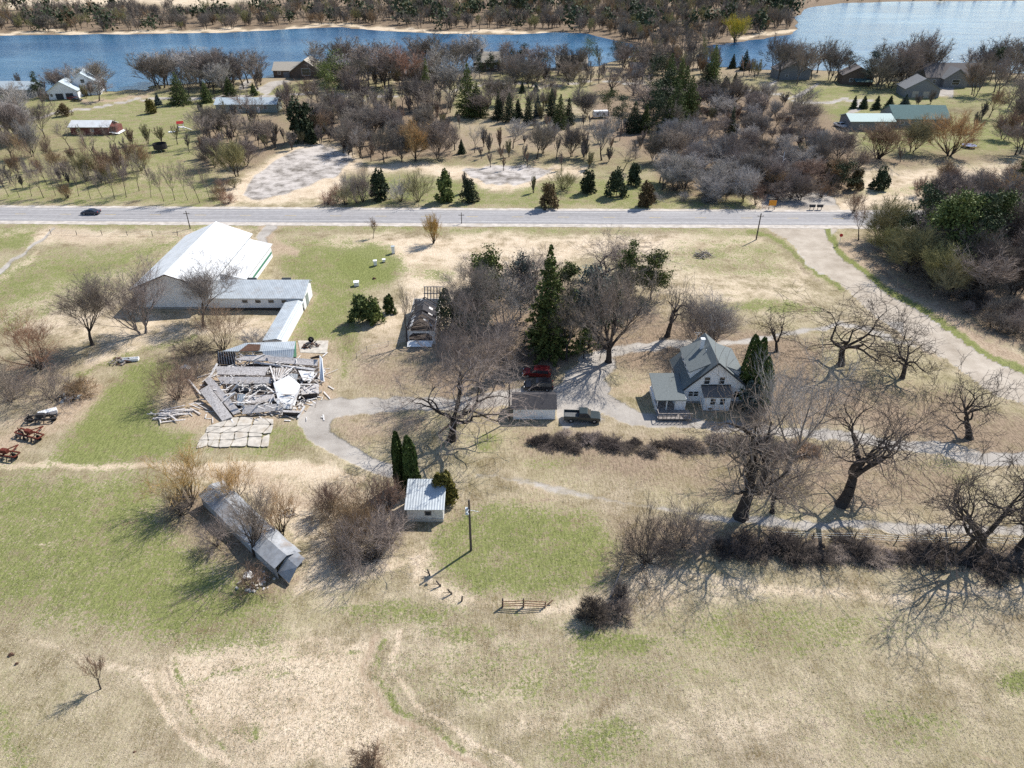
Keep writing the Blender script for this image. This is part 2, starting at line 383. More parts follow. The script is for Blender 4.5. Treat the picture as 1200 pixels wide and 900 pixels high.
p.stroke('straw', [(-60,362),(0,328),(45,298)], 8, .8, 3)
p.poly('green', [(320,280),(450,285),(462,300),(455,325),(432,335),(412,420),(378,415),(345,395),(372,350),(330,315)], .72, 8)
p.poly('mud', [(320,300),(375,300),(385,320),(340,322)], .35, 8)
p.poly('dirt', [(300,262),(330,262),(322,278),(352,294),(348,301),(318,298),(308,285)], .85, 4, over=True)
p.stroke('gravel', [(318,264),(306,275),(314,288)], [16,10,12], .9, 3)
p.ell('green', 430, 310, 42, 26, 1.2, .4); p.ell('green', 365, 372, 22, 14, .55, .5)
p.poly('straw', [(462,300),(560,285),(600,300),(600,345),(470,400),(420,415),(418,395),(470,350)], .75, 10)
p.ell('green', 505, 320, 28, 9, .45, .6)
p.poly('green', [(560,330),(590,330),(590,350),(560,350)], .4, 8)
# paddock right
p.poly('straw', [(740,285),(900,275),(960,310),(960,360),(900,370),(760,350)], .5, 14)
p.ell('green', 850, 300, 75, 22, .42, .6); p.ell('green', 900, 360, 55, 7, .72, .6); p.ell('green', 905, 318, 30, 8, .45, .6)
p.stroke('mud', [(900,283),(935,300),(955,325),(960,345)], 10, .30, 6)
p.stroke('green', [(875,269),(905,279),(925,292),(948,310),(985,340)], 7, 1., 3); p.stroke('mud', [(880,274),(905,284),(925,298),(945,316),(960,332)], 6, .6, 3)
# gravel road down the right
p.stroke('green', [(1030,296),(1060,330),(1100,370),(1130,392),(1190,430),(1260,470)], [10,9,10,14,16,20], .75, 5)
p.stroke('dirt', [(1000,300),(1040,345),(1100,395),(1180,440),(1280,500)], [80,70,66,70,80], .75, 10)
p.stroke('green', [(968,272),(973,285),(985,298),(1010,318),(1050,352)], [9,8,8,8,5], .8, 3)
p.stroke('gravel', [(938,250),(944,266),(950,281),(963,299),(1006,331),(1046,362),(1078,384),(1124,414),(1168,440),(1230,472),(1330,517)], [96,80,46,42,44,46,44,44,48,54,60], 1., 2.5, over=True)
p.stroke('dirt', [(1100,384),(1150,410),(1210,440),(1260,470)], [8,12,16,18], .8, 5)
p.stroke('dirt', [(1092,360),(1130,385),(1190,420),(1230,442)], 11, 1., 4, over=True); p.stroke('green', [(966,264),(971,280),(986,300),(1034,334),(1078,362),(1112,386),(1156,412),(1215,446)], [7,7,7,8,9,10,10,10], 1.3, 2, over=True); p.stroke('leaf', [(1012,296),(1046,328),(1088,352),(1180,396)], 10, .8, 4)
p.poly('straw', [(1095,385),(1150,390),(1230,430),(1230,445),(1170,435)], .6, 6)
# woods south-east floor
p.poly('leaf', [(1010,270),(1260,240),(1260,420),(1170,400),(1100,365),(1055,325)], .9, 9)
# farm drives
p.poly('gravel', [(650,452),(690,420),(716,412),(720,430),(706,446),(700,470),(712,495),(660,505),(650,480)], 1., 5, over=True)
p.stroke('gravel', [(690,425),(735,408),(800,404),(830,400)], [20,16,12,8], .9, 4, over=True)
p.stroke('gravel', [(830,400),(900,398),(940,388),(985,382),(1040,390)], [8,12,10,9,8], .8, 4)
p.stroke('gravel', [(1110,420),(1060,400),(1000,384)], 9, .6, 4)
p.stroke('gravel', [(700,470),(740,488),(790,497),(860,500),(950,508),(1050,520),(1150,535),(1300,545)], [36,27,20,18,18,20,26,32], 1., 4, over=True)
p.stroke('gravel', [(700,455),(645,462),(585,470),(540,474),(480,473),(420,474),(380,480),(366,497),(374,512),(400,528),(440,545),(478,560)], [32,29,26,26,26,26,29,32,28,28,24,16], 1., 4, over=True)
p.stroke('gravel', [(820,606),(900,612),(1000,616),(1100,620),(1260,624)], [10,14,18,19,20], .85, 5)
p.stroke('gravel', [(560,555),(620,566),(680,580),(730,590),(800,600),(850,606)], [10,12,14,10,8,8], .6, 5)
# leaf litter yard
p.poly('leaf', [(560,330),(700,330),(790,370),(900,385),(960,400),(960,470),(890,490),(870,470),(770,440),(720,430),(690,415),(640,450),(590,460),(520,470),(470,440),(540,400)], .92, 12)
p.poly('leaf', [(400,400),(500,380),(600,400),(600,455),(500,466),(420,466)], .6, 14)
p.ell('leaf', 440, 500, 60, 24, .6, .5); p.ell('straw', 435, 497, 40, 14, .6, .6)
p.poly('straw', [(455,370),(500,350),(520,400),(420,440),(410,420)], .6, 10)
p.stroke('mud', [(405,320),(405,420),(420,462)], 6, .4, 4); p.stroke('green', [(395,330),(395,400),(402,440)], 8, .5, 4)
p.poly('leaf', [(770,470),(860,480),(960,485),(1040,500),(960,500),(860,492)], .5, 6)
p.poly('leaf', [(800,480),(1000,440),(1130,460),(1230,500),(1230,560),(1000,500),(900,500)], .8, 10)
p.poly('leaf', [(610,500),(830,512),(1000,520),(1130,545),(1130,600),(1000,600),(830,585),(700,560),(600,530)], .68, 12)
p.ell('green', 1090, 560, 55, 22, .36, .6); p.ell('green', 1100, 470, 40, 12, .4, .6); p.ell('green', 660, 540, 50, 10, .42, .6); p.ell('green', 575, 520, 16, 12, .6, .6)
p.ell('green', 780, 460, 22, 8, .35, .6)
p.ell('dirt', 745, 458, 40, 16, .55, .5)
# ruined-barn yard
p.poly('dirt', [(230,420),(380,400),(398,470),(390,490),(320,500),(235,505),(175,495),(195,450)], .75, 8)
p.poly('dirt', [(0,500),(60,470),(110,440),(130,450),(90,500),(30,530),(-40,545)], .8, 9)
p.poly('dirt', [(330,400),(400,398),(395,425),(345,430)], .7, 5)
p.poly('green', [(60,540),(110,470),(150,430),(210,420),(180,470),(185,500),(230,505),(228,530),(130,545),(40,552)], .95, 9)
p.poly('green', [(318,500),(370,490),(380,520),(330,535),(240,528)], .55, 6)
p.stroke('green', [(90,440),(140,420),(230,395)], 10, .6, 6)
p.poly('straw', [(130,360),(250,370),(330,375),(300,400),(220,395),(170,410),(100,440),(100,400)], .7, 8)
p.poly('leaf', [(0,420),(70,400),(110,420),(60,460),(0,475)], .6, 10)
p.poly('mud', [(90,425),(180,412),(300,395),(300,402),(190,425),(110,440)], .5, 6)
p.stroke('straw', [(-60,548),(60,545),(200,548),(330,548),(420,560)], [10,10,14,30,20], 1., 5, over=True)
p.stroke('dirt', [(190,550),(300,560),(370,590),(400,570)], [16,40,40,30], .55, 10)
p.poly('straw', [(170,545),(390,545),(480,600),(470,660),(400,690),(350,700),(360,640),(250,570)], .75, 12)
p.poly('leaf', [(190,570),(240,570),(350,680),(320,705),(270,670),(200,620)], .7, 12)
# shed lawn
p.poly('green', [(505,625),(540,600),(620,590),(700,605),(722,640),(708,685),(650,700),(560,700),(505,665)], .74, 10)
p.poly('straw', [(470,640),(500,640),(520,680),(580,704),(680,702),(715,690),(735,650),(790,650),(760,690),(680,720),(560,715),(480,690)], .75, 8)
p.ell('dirt', 610, 575, 70, 16, .35, .6)
p.ell('mud', 500, 700, 30, 6, .3, .7)
# south hedgerow floor
p.poly('leaf', [(715,600),(800,610),(960,622),(1215,632),(1215,668),(960,655),(800,655),(720,650)], .75, 9)
# big south field
p.poly('green', [(-80,552),(180,556),(210,620),(330,700),(260,760),(120,740),(-80,700)], .74, 22)
p.ell('green', 175, 700, 140, 34, .82, .7, 18); p.ell('green', 70, 655, 120, 22, .72, .7, 20); p.ell('green', 60, 600, 110, 22, .70, .7)
p.stroke('straw', [(0,628),(60,642)], 5, .9, 3); p.stroke('straw', [(30,608),(60,614)], 4, .7, 3)
p.stroke('straw', [(180,590),(240,640),(265,680)], 18, .5, 12)
p.ell('green', 720, 755, 48, 16, .72, .6); p.ell('green', 470, 720, 70, 14, .62, .7); p.ell('green', 540, 742, 45, 10, .55, .7)
p.ell('green', 700, 870, 60, 30, .55, .7); p.ell('green', 1190, 800, 22, 14, .8, .6); p.ell('green', 1060, 850, 60, 26, .45, .8); p.ell('green', 900, 740, 140, 32, .40, .8); p.ell('green', 620, 790, 180, 36, .36, .8)
p.poly('straw', [(165,790),(210,755),(330,748),(440,745),(450,790),(470,840),(600,900),(280,900),(215,850)], .85, 16)
p.poly('straw', [(390,700),(600,720),(700,780),(600,860),(470,820),(420,760)], .40, 30)
p.ell('straw', 640, 850, 60, 22, .55, .7); p.ell('straw', 760, 700, 40, 20, .7, .7); p.ell('straw', 870, 690, 90, 16, .45, .7); p.ell('straw', 1120, 790, 90, 40, .35, .8); p.ell('straw', 840, 850, 110, 40, .35, .8)
p.stroke('mud', [(196,782),(215,825),(245,858),(272,884),(300,872)], 5, .8, 4); p.stroke('green', [(205,775),(228,835),(262,880)], 7, .6, 5)
p.stroke('dirt', [(440,745),(425,790),(450,830),(530,880),(600,920)], 11, .9, 5); p.stroke('green', [(452,752),(440,792),(470,832),(545,878)], 8, .65, 4); p.stroke('straw', [(470,742),(462,790),(495,832),(575,880),(640,920)], 9, 1., 5); p.stroke('straw', [(170,790),(190,835),(235,875),(280,905)], 14, 1., 6); p.stroke('straw', [(380,748),(300,760),(200,790)], 10, .9, 6); p.stroke('green', [(215,800),(330,770),(420,765)], 6, .45, 5); p.stroke('green', [(540,690),(640,735),(760,760),(860,800)], 10, .4, 8); p.stroke('straw', [(760,665),(900,690),(1050,700),(1230,690)], 22, .7, 12); p.stroke('straw', [(-40,720),(60,760),(170,790)], 14, .55, 10); p.stroke('straw', [(100,590),(170,600),(210,640),(260,690)], 12, .6, 8)
p.stroke('dirt', [(190,790),(205,830),(260,895)], 12, .4, 6)
p.stroke('green', [(0,830),(30,900)], 30, .42, 14); p.stroke('dirt', [(0,790),(60,900)], 14, .35, 8)
p.ell('green', 290, 860, 16, 12, .6, .6); p.ell('green', 310, 790, 40, 6, .3, .7)
p.stroke('dirt', [(1140,882),(1165,892),(1200,905)], 8, .6, 4)
p.stroke('straw', [(270,575),(330,580),(380,600)], 16, .5, 8)
p.stroke('straw', [(350,690),(430,672),(470,660)], 16, .7, 6)

nr, nc = Vx.shape
idx = np.arange(nr*nc).reshape(nr, nc)
quads = np.stack([idx[1:, :-1], idx[1:, 1:], idx[:-1, 1:], idx[:-1, :-1]], -1).reshape(-1, 4)
Zg = .06*np.sin(X*.11+1)*np.sin(Y*.13)+.05*np.sin(X*.31+Y*.19)+.03*np.sin(X*.7-Y*.5)
Zg *= np.clip((Y-20)/20, 0, 1)*np.clip((175-Y)/12, 0, 1)*(1-smooth(p.ch['gravel']*1.5))
def ground_mat(name='ground_cover', g0=(.27,.245,.22), g1=(.45,.42,.385), lo=.40, hi=.60):
    m, nd, lk, P = nodes(name)
    tc = nd.new('ShaderNodeTexCoord').outputs['Object']
    a1 = nd.new('ShaderNodeAttribute'); a1.attribute_name = 'cover'; a2 = nd.new('ShaderNodeAttribute'); a2.attribute_name = 'bare'
    s1 = nd.new('ShaderNodeSeparateColor'); lk.new(a1.outputs['Color'], s1.inputs[0])
    s2 = nd.new('ShaderNodeSeparateColor'); lk.new(a2.outputs['Color'], s2.inputs[0])
    big = noise(nd, lk, tc, .045, 4, .6); mid = noise(nd, lk, tc, .32, 5, .65); fine = noise(nd, lk, tc, 1.6, 5, .7); grit = noise(nd, lk, tc, 6., 4, .75)
    mp = nd.new('ShaderNodeMapping'); mp.inputs['Rotation'].default_value = (0, 0, .9); mp.inputs['Scale'].default_value = (2.6, .55, 1); lk.new(tc, mp.inputs[0])
    streak = noise(nd, lk, mp.outputs[0], 1.5, 5, .72)
    wide = noise(nd, lk, tc, .11, 3, .6)
    patch = math_(nd, lk, 'ADD', math_(nd, lk, 'MULTIPLY', wide, .34), math_(nd, lk, 'ADD', math_(nd, lk, 'MULTIPLY', mid, .36), math_(nd, lk, 'MULTIPLY', fine, .30)))
    mr = nd.new('ShaderNodeMapRange'); lk.new(patch, mr.inputs[0]); mr.inputs[1].default_value = .38; mr.inputs[2].default_value = .62; mr.clamp = False; patch = mr.outputs[0]
    def sel(ch, amp=.9, lo=.35, hi=.65):                 # channel broken up by noise
        v = math_(nd, lk, 'ADD', ch, math_(nd, lk, 'MULTIPLY', math_(nd, lk, 'SUBTRACT', patch, .5), amp))
        return ramp(nd, lk, v, lo, hi)
    def mr_(v, lo, hi):
        r = nd.new('ShaderNodeMapRange'); lk.new(v, r.inputs[0]); r.inputs[1].default_value = lo; r.inputs[2].default_value = hi; return r.outputs[0]
    def add(*v):                                         # weighted sum of (socket, weight) pairs
        o = math_(nd, lk, 'MULTIPLY', v[0][0], v[0][1])
        for x, w in v[1:]: o = math_(nd, lk, 'ADD', o, math_(nd, lk, 'MULTIPLY', x, w))
        return o
    tuft = noise(nd, lk, tc, 2.6, 3, .7)
    tone = add((streak, .40), (grit, .34), (tuft, .26))
    t = mr_(tone, .40, .60)
    tb = mr_(add((tone, .55), (mid, .25), (wide, .20)), .415, .585)
    olive = mr_(add((big, .40), (wide, .25), (tuft, .35)), .42, .58)
    col = mix(nd, lk, tb, (.175,.135,.076), (.54,.455,.345))                   # dry lawn
    col = mix(nd, lk, math_(nd, lk, 'MULTIPLY', olive, .62), col, mix(nd, lk, tb, (.155,.145,.058), (.45,.40,.245)))
    st_ = mix(nd, lk, tb, (.45,.345,.24), (.72,.61,.475))                     # standing straw
    col = mix(nd, lk, math_(nd, lk, 'MULTIPLY', sel(s1.outputs[1], .85, .15, .95), .92), col, st_)
    gr = mix(nd, lk, t, (.085,.108,.027), (.25,.272,.095))                    # new grass
    gv_ = add((s1.outputs[0], 1.), (mr_(add((tuft, .45), (mid, .4), (grit, .15)), .41, .59), 1.15), (wide, .5))
    gcov = ramp(nd, lk, math_(nd, lk, 'ADD', gv_, -.83), .15, .80)
    gcov = math_(nd, lk, 'MULTIPLY', gcov, ramp(nd, lk, s1.outputs[0], .02, .3))
    col = mix(nd, lk, math_(nd, lk, 'MULTIPLY', gcov, .92), col, gr)
    weed = math_(nd, lk, 'MULTIPLY', ramp(nd, lk, add((tuft, .55), (wide, .45)), .56, .64), .45)
    col = mix(nd, lk, math_(nd, lk, 'MULTIPLY', weed, math_(nd, lk, 'SUBTRACT', 1., s1.outputs[1], True)), col, gr)
    di = mix(nd, lk, t, (.26,.19,.125), (.50,.40,.30))
    col = mix(nd, lk, sel(s1.outputs[2], .9, .2, .9), col, di)
    le = mix(nd, lk, t, (.10,.072,.050), (.37,.275,.205))
    col = mix(nd, lk, math_(nd, lk, 'MULTIPLY', sel(s2.outputs[0], .95, .12, .95), .88), col, le)
    mu = mix(nd, lk, t, (.11,.078,.052), (.22,.17,.12))
    col = mix(nd, lk, math_(nd, lk, 'MULTIPLY', sel(s2.outputs[2], .8, .2, .9), .8), col, mu)
    gv = mix(nd, lk, mr_(add((mid, .4), (grit, .35), (wide, .25)), lo, hi), g0, g1)
    gsel = sel(s2.outputs[1], .55, .22, .80)
    col = mix(nd, lk, gsel, col, gv)
    lk.new(col, P.inputs['Base Color']); P.inputs['Roughness'].default_value = .95; P.inputs['Specular IOR Level'].default_value = .05
    b = nd.new('ShaderNodeBump'); b.inputs['Distance'].default_value = .22; b.inputs['Strength'].default_value = .85
    hgt = math_(nd, lk, 'ADD', math_(nd, lk, 'MULTIPLY', streak, .5), math_(nd, lk, 'ADD', math_(nd, lk, 'MULTIPLY', fine, .5), math_(nd, lk, 'MULTIPLY', grit, .5)))
    hgt = math_(nd, lk, 'MULTIPLY', hgt, math_(nd, lk, 'SUBTRACT', 1., math_(nd, lk, 'MULTIPLY', gsel, .75)))
    lk.new(hgt, b.inputs['Height']); lk.new(b.outputs[0], P.inputs['Normal'])
    return m
M['ground'] = ground_mat(); M['tan_gravel'] = ground_mat('tan_gravel', (.31,.265,.215), (.49,.435,.37)); M['pond'] = ground_mat('dry_reed_bed', (.13,.115,.10), (.50,.46,.43), .42, .545)
def ground_part(name, sel, mat='ground'):
    q = quads[sel]; used, inv = np.unique(q, return_inverse=True)
    me = np_mesh(name, np.stack([X[used], Y[used], Zg[used]], -1), inv.reshape(-1, 4), M[mat], smooth=True)
    for an, ks in (('cover', ('green', 'straw', 'dirt')), ('bare', ('leaf', 'gravel', 'mud'))):
        at = me.attributes.new(an, 'FLOAT_COLOR', 'POINT')
        c = np.ones((len(used), 4), np.float32)
        for j, k in enumerate(ks): c[:, j] = p.ch[k][used]
        at.data.foreach_set('color', c.ravel())
    return tag(link(name, me), kind='structure')
gq = p.ch['gravel'][quads].mean(1); qx = PXx[quads].mean(1); qy = PYy[quads].mean(1)
is_g = gq > .5
pond = is_g & (((qx > 255) & (qx < 430) & (qy > 165) & (qy < 240)) | ((qx > 530) & (qx < 655) & (qy > 190) & (qy < 228)))
groad = is_g & (qx > 870) & (qy > 240) & (qy < 530) & (qy > 262+(qx-1000)*.72-80) & ~((qx < 1060) & (qy > 376)) & ~((qx < 1110) & (qy > 425))
lane = is_g & (qy < 160) & ~pond
drive = is_g & ~pond & ~groad & ~lane
ground_part('dry_pond_bed', pond, 'pond'); ground_part('gravel_road', groad, 'tan_gravel'); ground_part('gravel_lane', lane); ground_part('driveway', drive)
ground_part('ground', ~is_g)

def tufts():
    rng = np.random.default_rng(8); n = 110000; px = rng.uniform(-60, 1260, n); py = 560+(1.0-rng.random(n)**1.5)*420*rng.random(n)**.25
    u = (px-600)/FPX; v = (450-py)/FPX; t = -H/(-st+v*ct); x = u*t; y = (ct+v*st)*t
    ri = np.clip(np.searchsorted(np.array(rows), py)+3, 0, len(rowD)-1); ci = np.clip(np.searchsorted(cols, px), 0, len(cols)-1); k = ri*len(cols)+ci
    g = p.ch['green'][k]; s_ = p.ch['straw'][k]; ok = (p.ch['gravel'][k] < .3) & (p.ch['dirt'][k] < rng.random(n)*.9) & (p.ch['leaf'][k] < .3+.5*rng.random(n))
    x, y, g, s_ = x[ok], y[ok], g[ok], s_[ok]; n = len(x); z = Zg[k[ok]]
    hgt = rng.uniform(.03, .09, n)*(1+.5*s_); a = rng.uniform(0, 6.28, (n, 3)); co = np.empty((n, 3, 3, 3)); w = .03
    for j in range(3):
        aa = a[:, j]; lean = rng.uniform(.5, 1.8, n)*hgt; bx, by = x+rng.normal(0, .06, n), y+rng.normal(0, .06, n)
        co[:, j, 0] = np.stack([bx-np.sin(aa)*w, by+np.cos(aa)*w, z-.01], 1); co[:, j, 1] = np.stack([bx+np.sin(aa)*w, by-np.cos(aa)*w, z-.01], 1)
        co[:, j, 2] = np.stack([bx+np.cos(aa)*lean, by+np.sin(aa)*lean, z+hgt*rng.uniform(.7, 1.1, n)], 1)
    mi = np.repeat((rng.random(n) < g*1.1-.1).astype(int)+2*(rng.random(n) < .22).astype(int), 3); mi = np.minimum(mi, 2)
    o = link('dry_grass', np_mesh('dry_grass', co.reshape(-1, 3), np.arange(n*9).reshape(-1, 3), [M['straw_blade'], M['green_blade'], M['olive_blade']], mi)); tag(o, 'short dry and green grass tufts over the south field', 'grass', None, 'stuff')
M['straw_blade'] = leafy('straw_blade', (.44,.36,.25), (.70,.61,.48)); M['green_blade'] = leafy('green_blade', (.10,.135,.03), (.25,.29,.10)); M['olive_blade'] = leafy('olive_blade', (.22,.205,.095), (.42,.385,.22))
tufts()
# ------------------------------------------------------------------ highway
def asphalt():
    m, nd, lk, P = nodes('worn_asphalt')
    tc = nd.new('ShaderNodeTexCoord').outputs['Object']
    mp = nd.new('ShaderNodeMapping'); mp.inputs['Scale'].default_value = (.03, .9, 1); lk.new(tc, mp.inputs[0])
    a = noise(nd, lk, mp.outputs[0], 1., 4, .6); b = noise(nd, lk, tc, .8, 5, .7)
    f = ramp(nd, lk, math_(nd, lk, 'ADD', math_(nd, lk, 'MULTIPLY', a, .6), math_(nd, lk, 'MULTIPLY', b, .4)), .35, .65)
    lk.new(mix(nd, lk, f, (.23,.225,.23), (.34,.33,.335)), P.inputs['Base Color']); P.inputs['Roughness'].default_value = .85; P.inputs['Specular IOR Level'].default_value = .2
    return m
M['asphalt'] = asphalt()
M['shoulder'] = plain('gravel_shoulder', (.47,.43,.39), .95, .2, .6, stain=(.36,.31,.25), stain_amt=.6)
M['line_white'] = plain('worn_white_line', (.62,.62,.60), .7, .25, 1)
M['line_yellow'] = plain('worn_yellow_line', (.50,.36,.09), .7, .3, 1)
def strip(name, rowfun, x0, x1, n, off0, off1, z, mat, dash=None):
    co = []; fs = []; xs = np.linspace(x0, x1, n)
    for x in xs:
        c, jit = rowfun(x); co += [(x, c+off0+jit*random.uniform(-1, 1), z), (x, c+off1+jit*random.uniform(-1, 1), z)]
    for i in range(n-1):
        if dash and (i % dash[0]) >= dash[1]: continue
        fs.append((2*i, 2*i+2, 2*i+3, 2*i+1))
    me = bpy.data.meshes.new(name); me.from_pydata(co, [], fs); me.materials.append(mat); me.update()
    return tag(link(name, me), kind='structure')
random.seed(5)
def hw(x): return 182.2-(x+100)*.0145+1.4e-5*(x-20)**2                        # centre line of the highway
strip('road_shoulder', lambda x: (hw(x), .25), -420, 420, 700, -7.3, 6.7, .03, M['shoulder'])
strip('highway', lambda x: (hw(x), .06), -420, 420, 700, -5.0, 5.0, .05, M['asphalt'])
strip('road_marking', lambda x: (hw(x), 0), -420, 420, 400, -3.72, -3.58, .056, M['line_white'])
strip('road_marking', lambda x: (hw(x), 0), -420, 420, 400, 3.58, 3.72, .056, M['line_white'])
strip('road_marking', lambda x: (hw(x), 0), -420, 420, 281, -.08, .08, .056, M['line_yellow'], dash=(4, 1))

# ------------------------------------------------------------------ lakes
def water():
    m, nd, lk, P = nodes('lake_water')
    tc = nd.new('ShaderNodeTexCoord').outputs['Object']
    mp = nd.new('ShaderNodeMapping'); mp.inputs['Scale'].default_value = (.5, 1.3, 1); mp.inputs['Rotation'].default_value = (0, 0, .12); lk.new(tc, mp.inputs[0])
    a = noise(nd, lk, mp.outputs[0], .5, 3, .6); c = noise(nd, lk, tc, .012, 3, .5)
    lk.new(mix(nd, lk, ramp(nd, lk, c, .35, .65), (.012,.065,.15), (.03,.11,.21)), P.inputs['Base Color'])
    P.inputs['Roughness'].default_value = .16; P.inputs['IOR'].default_value = 1.33; P.inputs['Specular IOR Level'].default_value = .5
    b = nd.new('ShaderNodeBump'); b.inputs['Distance'].default_value = .9; b.inputs['Strength'].default_value = .6
    lk.new(math_(nd, lk, 'MULTIPLY', a, ramp(nd, lk, noise(nd, lk, mp.outputs[0], .02, 3, .6), .1, .75)), b.inputs['Height']); lk.new(b.outputs[0], P.inputs['Normal'])
    return m
M['water'] = water()
def lake(pts, name='lake'):
    co = []
    for i in range(len(pts)):
        a, b = G(*pts[i]), G(*pts[(i+1) % len(pts)])
        for k in range(4):
            q = a.lerp(b, k/4); w = 2.5 if k else .5
            co.append((q.x+random.uniform(-w, w), q.y+random.uniform(-w, w), .12))
    me = bpy.data.meshes.new(name); me.from_pydata(co, [], [tuple(range(len(co)))]); me.materials.append(M['water']); me.update()
    return tag(link(name, me), kind='structure')
lake([(-260,122),(-100,114),(0,109),(60,110),(128,107),(172,106),(182,100),(300,92),(450,86),(600,82),(700,78),(760,62),(742,52),(690,40),(650,38),(600,41),(520,40),(430,35),(400,32),(330,35),(260,39),(170,40),(60,41),(-60,43),(-260,46)][::-1])
lake([(815,66),(830,78),(900,82),(1000,84),(1200,86),(1500,90),(1560,8),(1400,3),(1200,1),(1050,2),(985,4),(948,9),(930,20),(935,34),(925,41),(895,46),(860,50),(830,54)][::-1])

# ------------------------------------------------------------------ buildings
def window(parent, x, y, z, w, h, axis='y', sgn=-1, frame=None, pane=None, mull=True):
    """a window on a wall facing sgn along axis; (x,y,z) is its centre on the wall face"""
    fr = MB(); t = .09; d = .07
    def bx(mb, a0, z0, a1, z1, o0, o1):
        lo, hi = sorted((sgn*o0, sgn*o1))
        if axis == 'y': mb.box(x+a0, y+lo, z+z0, x+a1, y+hi, z+z1)
        else: mb.box(x+lo, y+a0, z+z0, x+hi, y+a1, z+z1)
    bx(fr, -w/2-t, -h/2-t, -w/2, h/2+t, .003, d); bx(fr, w/2, -h/2-t, w/2+t, h/2+t, .003, d)
    bx(fr, -w/2, h/2, w/2, h/2+t, .003, d); bx(fr, -w/2, -h/2-t, w/2, -h/2, .003, d+.03)
    if mull: bx(fr, -w/2, -.03, w/2, .03, .006, d-.02)
    f = fr.build('window', frame or M['white_paint'], parent)
    pn = MB(); bx(pn, -w/2+.002, -h/2+.002, w/2-.002, h/2-.002, .004, .03); pn.build('pane', pane or M['glass'], f)
    return f
def door(parent, x, y, z, w, h, axis='y', sgn=-1, mat=None, name='door'):
    d = MB(); lo, hi = sorted((sgn*.003, sgn*.08))
    if axis == 'y': d.box(x-w/2, y+lo, z, x+w/2, y+hi, z+h)
    else: d.box(x+lo, y-w/2, z, x+hi, y+w/2, z+h)
    return d.build(name, mat or M['white_paint'], parent)
def gable_walls(w, d, hl, hr, hp, xp=None, z0=0):        # walls of a gabled block, ridge along y; hl/hr eaves, hp peak at x=xp
    xp = w/2 if xp is None else xp; b = MB()
    for y in (0, d):
        f = [(0, 1, 2, 3, 4)]; b.add([(0,y,z0),(w,y,z0),(w,y,hr),(xp,y,hp),(0,y,hl)], f if y == 0 else [tuple(reversed(f[0]))])
    b.add([(0,0,z0),(0,0,hl),(0,d,hl),(0,d,z0)], [(0,1,2,3)]); b.add([(w,0,z0),(w,d,z0),(w,d,hr),(w,0,hr)], [(0,1,2,3)])
    return b
def gable_roof(w, d, hl, hr, hp, xp=None, ov=.4, t=.16):
    xp = w/2 if xp is None else xp; b = MB()
    sl = (hp-hl)/xp; sr = (hp-hr)/(w-xp)
    b.slab([(-ov,-ov,hl-ov*sl+t),(xp,-ov,hp+t),(xp,d+ov,hp+t),(-ov,d+ov,hl-ov*sl+t)][::1], t)
    b.slab([(xp+.003,-ov,hp+t),(w+ov,-ov,hr-ov*sr+t),(w+ov,d+ov,hr-ov*sr+t),(xp+.003,d+ov,hp+t)], t)
    return b
def turn90(b):                                           # ridge along y -> ridge along x : (x,y) -> (y,x) mirrored
    b.v = [(v[1], v[0], v[2]) for v in b.v]; b.f = [tuple(reversed(f)) for f in b.f]; return b

